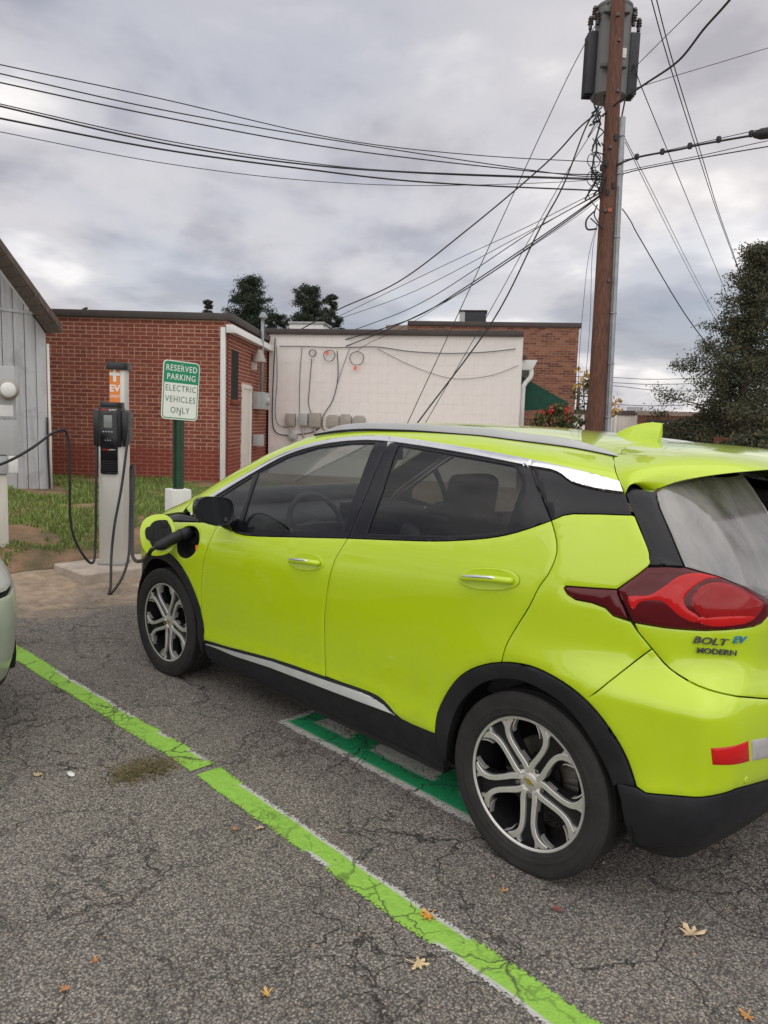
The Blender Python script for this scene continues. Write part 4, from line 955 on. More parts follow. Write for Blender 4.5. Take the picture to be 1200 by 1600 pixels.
    panel('rear_window', gl+[(gl[-1][0]-.12, 1.045), (SCEN, 1.04)]+[(SCEN, 1.40), (SCEN+.35, 1.40)]+PX((1160, 738), (1100, 742), (1040, 757)), M['glass_back'], mirror='join', off=-.004)
    tl, tr = panel('tail_light', PX((964, 921))+tl_top+tl_bot[:-1]+PX((989, 972)), M['red_dark'], off=.006, edge=.004, skirt=.02, grid=.014, step=.010)
    for par, sgn in ((tl, 1), (tr, -1)):
        def sub(nm, pts, mm, of):
            o, _ = panel(nm, PX(*spline(pts, 3, True)), mm, par, off=of, edge=.002, skirt=.006, mirror=None, gap=0, grid=.012, step=.007)
            if sgn < 0:
                for v in o.data.vertices: v.co.y *= -1
                o.data.flip_normals()
        sub('reflector_band', [(982, 932), (1014, 930), (1040, 915), (1062, 900), (1092, 896), (1126, 904), (1110, 903), (1090, 912), (1074, 926), (1068, 940), (1075, 952), (1090, 962), (1085, 972), (1062, 962), (1046, 948), (1030, 938), (1000, 940), (990, 952)], M['red'], .0085)
        sub('lens', [(1080, 934), (1096, 916), (1120, 910), (1150, 918), (1185, 938), (1188, 950), (1172, 968), (1135, 973), (1105, 968), (1086, 954)], M['red_mid'], .0082)
        sub('lamp_bar', [(1084, 966), (1110, 962), (1150, 960), (1178, 962), (1160, 974), (1110, 978)], M['red'], .0088)
    panel('tail_light_extension', tl_side[:-1]+PX((984, 969)), M['red_dark'], off=.005, edge=.005)
    # bumper reflectors and sensor
    panel('reflector', PX((1109, 1168), (1170, 1156), (1172, 1190), (1112, 1196)), M['red'], off=.003, edge=.003)
    panel('reverse_light', PX((1173, 1156), (1215, 1148), (1218, 1182), (1174, 1190)), M['clear_lens'], off=.003, edge=.003)
    c0 = px3([(1166, 1219)])[0]; n0 = grad(c0[None])[0]
    s_ = lathe('parking_sensor', [(0, .003), (.010, .003), (.0115, .0015), (.0115, -.004)], lp, CAR, 20); s_.matrix_world = Matrix.Translation(c0) @ Vector(n0).to_track_quat('Z', 'Y').to_matrix().to_4x4()
    # letters on the tailgate
    def badge(nm, txt, px, h, mm, **k):
        c = px3([px])[0]; n_ = grad(c[None])[0]; n_ = Vector(n_); r_ = Vector((0, 0, 1)).cross(n_).normalized(); u_ = n_.cross(r_)
        m4 = Matrix(((r_.x, u_.x, n_.x, c[0]+n_.x*.004), (r_.y, u_.y, n_.y, c[1]+n_.y*.004), (r_.z, u_.z, n_.z, c[2]+n_.z*.004), (0, 0, 0, 1))) @ Matrix.Rotation(-.05, 4, 'Z')
        text_mesh(nm, txt, h, mm, CAR, m4, extrude=.0025, **k)
    badge('badge_letters', 'BOLT', (1108, 1001.5), .031, M['dark_chrome'], sx=1.35, shear=.25, bold=.0002)
    badge('badge_letters', 'EV', (1153, 999.5), .031, simple('blue_badge', (.05, .30, .62), .25, .5), sx=1.25, shear=.25, bold=.0002)
    badge('badge_letters', 'MODERN', (1119, 1018), .025, M['dark_chrome'], sx=1.2, bold=.0002)
    # ---------- spoiler
    te = [(.655, -.245, 1.385), (.64, -.285, 1.385), (.605, -.335, 1.412), (.565, -.395, 1.432), (.515, -.465, 1.449), (.455, -.535, 1.462), (.36, -.58, 1.470), (.2, -.60, 1.477), (0, -.61, 1.48)]
    te = spline([(a_, b_, c_) for a_, b_, c_ in te], 4)
    seam = np.array([P([q])[0] for q in tg_up[:7][::-1]]); seam = np.concatenate([seam, [P([q])[0] for q in roof_back[1:-1]], [[.02, 0, T0(.02)]]])
    sk = np.linspace(0, 1, 40)
    def arc(c): d_ = np.r_[0, np.cumsum(np.linalg.norm(np.diff(c, axis=0), axis=1))]; return np.stack([np.interp(sk*d_[-1], d_, c[:, i]) for i in range(3)], 1)
    A = arc(seam); B = arc(np.stack([te[:, 1], te[:, 0], te[:, 2]], 1)); V = []; Fs = []; nu = 14
    for i in range(40):
        mid = .5*(A[i]+B[i]); 
        for j in range(nu):
            t = j/(nu-1); q = A[i]*(1-t)+B[i]*t; q = q+np.array([0, .02*math.sin(math.pi*t)*(1-sk[i]), .016*math.sin(math.pi*t)+(-.012*t**6)])
            V.append(q)
        for j in range(nu):
            t = 1-j/(nu-1); q = A[i]*(1-t)+B[i]*t; dn = np.array([.0, -.012*(1-sk[i]), -.030*(1-.55*t)-.02*math.sin(math.pi*t)])
            V.append(q+dn)
    m_ = 2*nu
    for i in range(39):
        for j in range(m_): Fs.append((i*m_+j, i*m_+(j+1) % m_, (i+1)*m_+(j+1) % m_, (i+1)*m_+j))
    V = np.array(V); n0 = len(V); V2 = V.copy(); V2[:, 1] *= -1
    bm = bmesh.new(); vv = [bm.verts.new(tuple(v)) for v in np.concatenate([V, V2])]
    for f in Fs+[tuple(i+n0 for i in f[::-1]) for f in Fs]: bm.faces.new([vv[i] for i in f])
    bmesh.ops.remove_doubles(bm, verts=[v for v in bm.verts if abs(v.co.y) < 1e-3], dist=1e-3); bmesh.ops.recalc_face_normals(bm, faces=bm.faces)
    sp_ = link('spoiler', bm_mesh('spoiler', bm, smooth=True), lp, CAR)
    # brake light under the trailing edge
    bl = [(-.585+.04*abs(y)**2, y, 1.452-.02*y*y) for y in np.linspace(-.40, .40, 17)]
    tube('brake_light', bl, .011, M['red_mid'], CAR, 8)
    # wiper
    tube('rear_wiper', spline([(-.64, 0, 1.12), (-.60, .12, 1.165), (-.57, .30, 1.175), (-.535, .42, 1.16)], 4), .010, M['clad'], CAR, 6)
    # ---------- roof rails, antenna
    for sg in (1, -1):
        pts = []
        pp = px3(spline([(511, 671), (530, 664.5), (566, 660), (614, 658.5), (662, 659), (740, 666), (783, 670.5), (830, 677), (892, 689.5), (935, 699), (962, 706)], 4))
        xs = np.linspace(1.58, -.09, 46); V = []; Fs = []
        yy = np.interp(xs, [-.09, .4, 1.0, 1.58], [.50, .535, .545, .545])
        for i, x in enumerate(xs):
            e = min(1, i/7., (45-i)/7.); h_ = .031*math.sin(e*math.pi/2)**.8+.002
            lo_, hi_ = .8, 1.8
            zr = T0(x)-CROWN(x)*yy[i]**2-.004
            for (a_, c_) in ((-.015, -.012), (-.015, .6*h_), (-.010, h_*.95), (0, h_), (.009, h_*.9), (.016, .35*h_), (.015, -.02)):
                V.append((x, sg*(yy[i]+a_*(.5+.5*e)), zr+c_-.02*(a_ > .012)))
        for i in range(45):
            for k in range(6): Fs.append((i*7+k, i*7+k+1, (i+1)*7+k+1, (i+1)*7+k))
        bm = bmesh.new(); vv = [bm.verts.new(v) for v in V]
        for f in Fs: bm.faces.new([vv[i] for i in f])
        bm.faces.new(vv[:7]); bm.faces.new(vv[-7:]); bmesh.ops.recalc_face_normals(bm, faces=bm.faces)
        rl = link('roof_rail', bm_mesh('roof_rail', bm, smooth=True), M['rail'], CAR)
        tube('rail_gap_shade', [(x, sg*(yy[i]+.019), T0(x)-CROWN(x)*(yy[i]+.019)**2-.001) for i, x in enumerate(xs)], .006, M['under'], rl, 6)  # black tube painting in the dark shade gap under the rail
    V = []; Fs = []; n_ = 12
    for i in range(n_+1):
        t = i/n_; x = .225-.20*t; hgt = .072*(math.sin(t*math.pi/2)**.85); wd = .026*math.sin(min(1, t*2.2)*math.pi/2)*(1-.35*t)+.002; xt = x-.012*t
        z0_ = T0(x)-.008
        for (a_, b_) in ((-1, 0), (-.62, .5), (-.2, .95), (0, 1), (.2, .95), (.62, .5), (1, 0)): V.append((x-(.02*t)*b_+.012*t*b_*b_, a_*wd, z0_+(hgt+.008)*b_))
    for i in range(n_):
        for k in range(6): Fs.append((i*7+k, i*7+k+1, (i+1)*7+k+1, (i+1)*7+k))
    Fs.append(tuple(range(n_*7, n_*7+7))); bm = bmesh.new(); vv = [bm.verts.new(v) for v in V]
    for f in Fs: bm.faces.new([vv[i] for i in f])
    bmesh.ops.recalc_face_normals(bm, faces=bm.faces); link('antenna_fin', bm_mesh('antenna_fin', bm, smooth=True), lp, CAR)
    # ---------- door handles
    for (px, py, wpx, hpx) in ((478, 878, 48, 21), (762, 905, 82, 28)):
        c = px3([(px, py)])[0]; n_ = Vector(grad(c[None])[0]); l_ = px3([(px-wpx/2, py-1)])[0]; r_ = px3([(px+wpx/2, py+2)])[0]; ax = Vector(r_-l_); ln = ax.length; ax.normalize(); up = n_.cross(ax).normalized()
        if up.z < 0: up = -up
        for sg in (1, -1):
            Rm = Matrix(((ax.x, up.x, n_.x, c[0]), (ax.y, up.y, n_.y, c[1]), (ax.z, up.z, n_.z, c[2]), (0, 0, 0, 1)))
            if sg < 0: Rm = Matrix.Diagonal((1, -1, 1, 1)) @ Rm
            # cup round the grip
            bm = bmesh.new(); ring = []; 
            for lvl, (sc, dz) in enumerate(((.58, .0008), (.54, .0028), (.49, .0022), (.36, .001))):
                ring.append([bm.verts.new((math.copysign(abs(math.cos(a))**.8, math.cos(a))*ln*sc, math.copysign(abs(math.sin(a))**.9, math.sin(a))*.034*sc/.5, dz)) for a in np.linspace(0, 2*math.pi, 40, endpoint=False)])
            for a_, b_ in zip(ring, ring[1:]):
                for i in range(40): bm.faces.new((a_[i], a_[(i+1) % 40], b_[(i+1) % 40], b_[i]))
            bm.faces.new(ring[-1]); bmesh.ops.recalc_face_normals(bm, faces=bm.faces); me = bm_mesh('handle_cup', bm, smooth=True); me.transform(Rm)
            if sg < 0: me.flip_normals()
            cup = link('handle_cup', me, lp, CAR)
            pts = [(-.47*ln, .002, .004), (-.40*ln, .002, .020), (-.15*ln, .003, .030), (.2*ln, .001, .031), (.40*ln, -.002, .022), (.48*ln, -.003, .004)]
            me = tube_mesh('door_handle', spline(pts, 6), .012, 12, True, radii=np.interp(np.linspace(0, 1, 31), [0, .1, .5, .9, 1], [.007, .0125, .014, .0125, .007])); me.transform(Rm); hd = link('door_handle', me, lp, CAR)
            pts = [(-.46*ln, .005, .014), (-.36*ln, .007, .030), (-.1*ln, .008, .041), (.18*ln, .006, .041), (.28*ln, .004, .036)]
            me = tube_mesh('handle_chrome', spline(pts, 5), .006, 8, True, radii=np.interp(np.linspace(0, 1, 21), [0, .1, .8, 1], [.003, .0065, .006, .002])); me.transform(Rm); link('handle_chrome', me, M['chrome'], hd)
    # ---------- inner shell, floor
    shell = [(SCEN, .2)]+[(SFRONT, .2), (SFRONT, .72)]+SZ((3.3, .72), (2.6, .90), (2.1, .93))+[(q[0], q[1]+.012) for q in belt_lo]+[(q[0], q[1]+.005) for q in quarter_top[1:]]+[(SCEN+.5, .98), (SCEN, .96)]
    panel('inner_shell', shell, M['under'], mirror='join', off=-.020, skirt=0, grid=.07, holes=[[tuple(np.mean(port, 0)+(np.array(q)-np.mean(port, 0))*1.12) for q in port], [(0+.395*math.cos(a), .32+.395*math.sin(a)) if math.sin(a) > -.25 else (0+.39*math.cos(a), .225) for a in np.linspace(0, 2*math.pi, 40, endpoint=False)], [(2.6+.395*math.cos(a), .32+.395*math.sin(a)) if math.sin(a) > -.25 else (2.6+.39*math.cos(a), .225) for a in np.linspace(0, 2*math.pi, 40, endpoint=False)]], smooth=True)
    bm = bmesh.new(); box_bm(bm, (1.3, 0, .20), (3.6, 1.06, .06)); box_bm(bm, (1.3, 0, .20), (1.75, 1.58, .06)); link('floor_pan', bm_mesh('floor_pan', bm), M['under'], CAR)
    for x0 in (0, 2.6):
        for sg in (1, -1):
            V = []; Fs = []
            for i, a in enumerate(np.linspace(-.25, math.pi+.25, 22)):
                for k, y in enumerate((.835, .55)): V.append((x0+.395*math.cos(a), sg*y, .32+.395*math.sin(a)))
                V.append((x0, sg*.55, .32))
            for i in range(21): Fs.append((3*i, 3*i+1, 3*i+4, 3*i+3)); Fs.append((3*i+1, 3*i+2, 3*i+4))
            link('wheel_well', mesh_np('wheel_well', V, Fs, True), M['under'], CAR)
    return dict(port=port)
# ------------------------------------------------------------------ wheels
def make_wheel(name='wheel'):
    """axis along y, outer face towards +y; origin at the hub centre in the tyre's middle plane"""
    R = .3235; root = empty(name)
    g = []
    for y0, y1 in ((-.098, -.062), (-.054, -.022), (-.014, .014), (.022, .054), (.062, .098)):
        g += [(R-.0045 if abs(y0) > .09 else R-.0005, y0), (R, y0+.004), (R, y1-.004), (R-.0045 if abs(y1) > .09 else R-.0005, y1)]
        if y1 < .09: g += [(R-.008, y1+.0005), (R-.008, y1+.0075)]
    prof = [(.226, -.09), (.25, -.103), (.285, -.1085), (.306, -.106), (.314, -.103)]+g+[(.314, .103), (.306, .1065), (.301, .1065), (.2995, .1085), (.285, .109), (.270, .1075), (.268, .1085), (.252, .1045), (.250, .1055), (.241, .101), (.236, .093), (.226, .088)]
    me = lathe_mesh('tyre', prof, 96, 'y')
    for v in me.vertices:                      # load flattens the foot of the tyre a little
        if v.co.z < -.3135: v.co.z = -.3135
        if v.co.z < -.24: v.co.y *= 1+.05*(-.24-v.co.z)/.08
    link('tyre', me, M['rubber'], root)
    rim = lathe('rim', [(.229, .094), (.2345, .0955), (.2365, .093), (.2365, .088), (.229, .082), (.226, .06), (.214, .02), (.208, -.06), (.226, -.09)], M['alloy_dark'], root, 80, 'y')
    lathe('rim_edge', [(.2255, .0925), (.229, .0945), (.2345, .096), (.2367, .0935)], M['alloy'], rim, 96, 'y')
    # brake disc, hub, caliper
    lathe('brake_disc', [(.03, -.01), (.075, -.01), (.08, -.03), (.138, -.03), (.140, -.034), (.140, -.05), (.06, -.052)], M['disc'], root, 64, 'y')
    bm = bmesh.new()
    for a in np.linspace(-.55, .55, 7):
        th = math.radians(12)+a; box_bm(bm, (-.128*math.cos(th), -.02, .128*math.sin(th)), (.062, .055, .030), Matrix.Rotation(th, 3, 'Y'))
    link('brake_caliper', bm_mesh('brake_caliper', bm, smooth=True, bevel=.004), M['disc'], root)
    # spokes: machined faces over dark bodies. (a: angle, r) in the plane, seen from outside +x is to the left
    def bar(path, wid, y0, y1, mm, nm, par, crown=.0):
        pts = spline(path, 6); T = np.gradient(pts, axis=0); T /= np.linalg.norm(T, axis=1)[:, None]; Nn = np.stack([-T[:, 1], T[:, 0]], 1)
        wv = np.interp(np.linspace(0, 1, len(pts)), np.linspace(0, 1, len(wid)), wid); bm = bmesh.new(); rows = []
        for i, (p, n_, w_) in enumerate(zip(pts, Nn, wv)):
            rr = np.hypot(*p); dish = -.020*max(0, (1-rr/.2))**1.4
            a_, b_ = p+n_*w_/2, p-n_*w_/2
            rows.append([bm.verts.new((q[0], y, q[1])) for q, y in ((a_, y0-.012+dish), (a_, y1+dish-.0015), (a_*.93+b_*.07, y1+dish), (b_*.93+a_*.07, y1+dish), (b_, y1+dish-.0015), (b_, y0-.012+dish))])
        for r0, r1 in zip(rows, rows[1:]):
            for k in range(6): bm.faces.new((r0[k], r0[(k+1) % 6], r1[(k+1) % 6], r1[k]))
        bm.faces.new(rows[0]); bm.faces.new(rows[-1]); bmesh.ops.recalc_face_normals(bm, faces=bm.faces)
        return link(nm, bm_mesh(nm, bm, smooth=False), mm, par)
    def pol(r, a): return np.array([-r*math.cos(a), r*math.sin(a)])      # a seen from outside, 0 = towards the car's tail
    for k in range(5):
        th = math.radians(131+72*k)
        body_ = bar([pol(.045, th), pol(.12, th), pol(.228, th)], [.075, .062, .074, .16], .050, .0755, M['alloy_dark'], 'spoke', root)
        for sg in (1, -1):
            d = lambda deg: th+sg*math.radians(deg)
            bar([pol(.040, d(30)), pol(.068, d(21)), pol(.105, d(12.5)), pol(.150, d(8.8)), pol(.185, d(10.2)), pol(.212, d(15)), pol(.228, d(21))], [.020, .021, .019, .0185, .020, .024, .018], .070, .0880, M['alloy'], 'spoke_face', body_)
            bar([pol(.228, d(9.5)), pol(.216, d(10.2)), pol(.200, d(9.5))], [.017, .013, .004], .072, .0872, M['alloy'], 'spoke_face', body_)
            bar([pol(.228, d(26)), pol(.214, d(23)), pol(.196, d(19.6)), pol(.180, d(18.2))], [.006, .005, .004, .001], .078, .0862, M['alloy'], 'spoke_face', body_)
        la = th+math.radians(36)
        c = pol(.055, th)
        o = lathe('lug_nut', [(0, .074), (.006, .074), (.009, .071), (.0095, .045)], M['disc'], root, 6, 'y'); o.location = (c[0], 0, c[1])
    hub = lathe('hub', [(0, .0655), (.032, .0655), (.050, .063), (.058, .056), (.060, .03)], M['alloy'], root, 48, 'y')
    cap = lathe('centre_cap', [(0, .0705), (.026, .0700), (.030, .068), (.0305, .063)], M['alloy'], root, 36, 'y')
    bt = [(-.021, -.006), (-.008, -.006), (-.008, -.010), (.008, -.010), (.008, -.006), (.021, -.006), (.018, .006), (.008, .006), (.008, .010), (-.008, .010), (-.008, .006), (-.018, .006)]
    prism('emblem', [(a*math.cos(.35)-b*math.sin(.35), a*math.sin(.35)+b*math.cos(.35)) for a, b in bt], .0022, simple('gold_emblem', (.55, .42, .14), .3, .8), cap, 'y', .0702)
    return root

def interior():
    # seats
    def pad(name, c, s, rot, m, par, bev):
        bm = bmesh.new(); box_bm(bm, (0, 0, 0), s); me = bm_mesh(name, bm, smooth=True, bevel=bev, seg=4); me.transform(Matrix.Translation(c) @ Euler(rot).to_matrix().to_4x4())
        return link(name, me, m, par)
    for sg in (1, -1):
        b = pad('front_seat', (1.12, sg*.37, .50), (.50, .50, .16), (0, -.08, 0), M['seat'], CAR, .05)
        pad('backrest', (.80, sg*.37, .82), (.15, .50, .62), (0, -.25, 0), M['seat'], b, .06)
        pad('headrest', (.695, sg*.37, 1.235), (.11, .27, .21), (0, -.12, 0), M['seat'], b, .05)
        pad('bolster', (.88, sg*(.37+.235), .86), (.12, .06, .50), (0, -.25, 0), M['seat_light'], b, .025)
        pad('bolster', (.88, sg*(.37-.235), .86), (.12, .06, .50), (0, -.25, 0), M['seat_light'], b, .025)
        pad('bolster', (1.14, sg*(.37+.235), .55), (.48, .06, .12), (0, -.08, 0), M['seat_light'], b, .025)
    b = pad('rear_seat', (.22, 0, .56), (.46, 1.30, .16), (0, -.1, 0), M['seat'], CAR, .05)
    pad('backrest', (-.08, 0, .90), (.14, 1.30, .56), (0, -.3, 0), M['seat'], b, .05)
    for y in (.40, -.40): pad('headrest', (-.20, y, 1.235), (.10, .27, .19), (0, -.15, 0), M['seat'], b, .045)
    pad('parcel_shelf', (-.36, 0, .98), (.36, 1.1, .03), (0, 0, 0), M['dash'], CAR, .01)
    d = pad('dashboard', (2.14, 0, .90), (.52, 1.36, .26), (0, -.10, 0), M['dash'], CAR, .07); pad('cowl_top', (2.36, 0, 1.075), (.26, 1.22, .09), (0, .20, 0), M['dash'], d, .03)
    pad('screen', (1.86, 0, 1.0), (.03, .28, .17), (0, -.2, 0), M['gloss_black'], d, .008)
    for sg in (1, -1): pad('door_lining', (1.25, sg*.77, .72), (1.5, .05, .44), (0, 0, 0), M['dash'], CAR, .02)
    V = [(1.78+.0*math.cos(a)+.075*math.sin(a), .37+.185*math.cos(a), .965+.170*math.sin(a)) for a in np.linspace(0, 2*math.pi, 33)]
    st = tube('steering_wheel', V, .016, M['dash'], CAR, 8)
    tube('steering_column', [(1.78, .37, .965), (2.0, .37, .90)], .04, M['dash'], st, 10)
    bm = bmesh.new(); box_bm(bm, (1.775, .37, .955), (.05, .30, .06)); box_bm(bm, (1.77, .37, .92), (.05, .10, .14)); link('steering_spokes', bm_mesh('steering_spokes', bm, True, .012), M['dash'], st)
    # rear-view mirror
    pad('interior_mirror', (1.62, 0, 1.37), (.03, .23, .065), (0, .1, 0), M['gloss_black'], CAR, .015)
    # centre posts
    for sg in (1, -1):
        P0 = px3([(583, 765)])[0]
        tube('pillar_lining', [(1.03, sg*.80, 1.0), (.99, sg*.70, 1.25), (.96, sg*.60, 1.46)], .04, M['headliner'], CAR, 8)

def side_mirror():
    for sg in (1, -1):
        root = bpy.data.objects.new('side_mirror', None)
        bm = bmesh.new()
        # housing: superellipsoid, flat rear face
        nu, nv = 22, 28; rows = []
        c = Vector((1.86, .975, 1.075))
        for i in range(nu+1):
            t = i/nu; k = (1-(1-t)**2.4)**.5 if t < 1 else 1; x = .125*(1-t)
            ring = []
            for j in range(nv):
                a = 2*math.pi*j/nv; e = .62
                yy = math.copysign(abs(math.cos(a))**e, math.cos(a))*.118*k; zz = math.copysign(abs(math.sin(a))**e, math.sin(a))*.074*k
                if zz < 0: zz *= 1-.25*max(0, (yy/.118))      # lower outer corner cut
                ring.append(bm.verts.new(c+Vector((x-.02-.16*yy, yy, zz+.10*yy))))
            rows.append(ring)
        for a_, b_ in zip(rows, rows[1:]):
            for j in range(nv): bm.faces.new((a_[j], a_[(j+1) % nv], b_[(j+1) % nv], b_[j]))
        bmesh.ops.recalc_face_normals(bm, faces=bm.faces)
        edge = [Vector(v.co) for v in rows[-1]]; cen = sum(edge, Vector())/nv
        h = bm_mesh('side_mirror', bm, smooth=True)
        gv = [cen+(e-cen)*.93+Vector((.012, 0, 0)) for e in edge]; rim = [cen+(e-cen)*1.0 for e in edge]
        arm = tube_mesh('mirror_arm', [(1.93, .80, .985), (1.91, .86, 1.0), (1.885, .92, 1.03)], .03, 10, True, radii=[.045, .036, .03])
        gm = mesh_np('mirror_glass', gv, [tuple(range(nv))]); fr = mesh_np('mirror_rim', rim+gv, [(i, (i+1) % nv, nv+(i+1) % nv, nv+i) for i in range(nv)], True)
        objs = []
        for me in (h, gm, fr, arm):
            if sg < 0:
                me.transform(Matrix.Diagonal((1, -1, 1, 1))); me.flip_normals()
        o = link('side_mirror', h, M['gloss_black'], CAR); link('mirror_glass', gm, M['mirror'], o); link('mirror_rim', fr, M['clad'], o); link('mirror_arm', arm, M['gloss_black'], o)
M['mirror'] = simple('mirror_silver', (.22, .23, .24), .03, 1, var=.02)

def charge_port():
    c = px3([(294, 848)])[0]; n = Vector(grad(c[None])[0])
    # recess behind the hole
    bm = bmesh.new(); out_r = []; in_r = []
    for q in resample(INFO['port'], .02):
        p = P([q])[0]; nn = grad(p[None])[0]; out_r.append(bm.verts.new(p-nn*.003)); in_r.append(bm.verts.new(p-nn*.075))
    k = len(out_r)
    for i in range(k): bm.faces.new((out_r[i], out_r[(i+1) % k], in_r[(i+1) % k], in_r[i]))
    bm.faces.new(in_r); pr = link('charge_port', bm_mesh('charge_port', bm, True), M['under'], CAR)
    a = px3([(299, 858)])[0]-np.array(n)*.045
    box('port_cover', a, (.05, .012, .06), M['orange_plastic'], pr, .006, Matrix.Rotation(.2, 3, 'Y'))
    b = px3([(296, 838)])[0]-np.array(n)*.06
    o = lathe('socket', [(0, 0), (.028, 0), (.030, .03), (.036, .03), (.037, 0)], M['clad'], pr, 24); o.matrix_world = Matrix.Translation(b) @ n.to_track_quat('Z', 'Y').to_matrix().to_4x4()
    # open flap, hinged on its forward edge
    hinge = Vector(px3([(279, 843)])[0]); ax = Vector((.35, -.10, .93)).normalized()
    fn = Vector((-.62, .74, .20)).normalized(); fx = ax.cross(fn).normalized()
    if fx.x < 0: fx = -fx
    up = fn.cross(fx).normalized(); up = up if up.z > 0 else -up
    cen = hinge+fx*.105+fn*.035+up*.012
    cen = Vector(dep(248, 836, (Vector(cen)-Vector(CAM)).dot(Vector(CD))))
    def disc(nm, rx, rz, th, z0, m, par, bev=.003):
        bm = bmesh.new(); n_ = 36; lo = []; hi = []
        for i in range(n_):
            t = 2*math.pi*i/n_; a_ = math.copysign(abs(math.cos(t))**.82, math.cos(t))*rx; b_ = math.copysign(abs(math.sin(t))**.82, math.sin(t))*rz
            lo.append(bm.verts.new(cen+fx*a_+up*b_+fn*z0)); hi.append(bm.verts.new(cen+fx*a_+up*b_+fn*(z0+th)))
        bm.faces.new(lo); bm.faces.new(hi)
        for i in range(n_): bm.faces.new((lo[i], lo[(i+1) % n_], hi[(i+1) % n_], hi[i]))
        bmesh.ops.recalc_face_normals(bm, faces=bm.faces); return link(nm, bm_mesh(nm, bm, True, bev), m, par)
    f = disc('charge_flap', .105, .118, .012, 0, M['lime'], CAR)
    cen = cen-fx*.018-up*.004
    disc('flap_lining', .066, .086, .014, .0115, M['under'], f)
    cen0 = cen; cen = cen+fx*.060+up*.018; disc('flap_seal', .026, .040, .016, .0117, M['under'], f); cen = cen0-fx*.03+up*.06; disc('flap_seal', .022, .022, .018, .0117, M['under'], f)
    tube('flap_hinge', [tuple(cen0-fx*.05-up*.02+fn*.01), tuple(hinge-fx*.02-n*.03)], .016, M['under'], f, 8)

CAR_PARTS_DONE = True
INFO = RUN()
whl = make_wheel(); whl.parent = CAR; whl.location = (0, .755, .3145)
FRONTSTEER = math.radians(3)
for x, y, rz in ((2.6, .755, FRONTSTEER), (0, -.755, math.pi), (2.6, -.755, math.pi+FRONTSTEER)):
    c = copy_tree(whl, CAR); c.location = (x, y, .3145); c.rotation_euler = (0, 0, rz)
interior(); side_mirror(); charge_port()
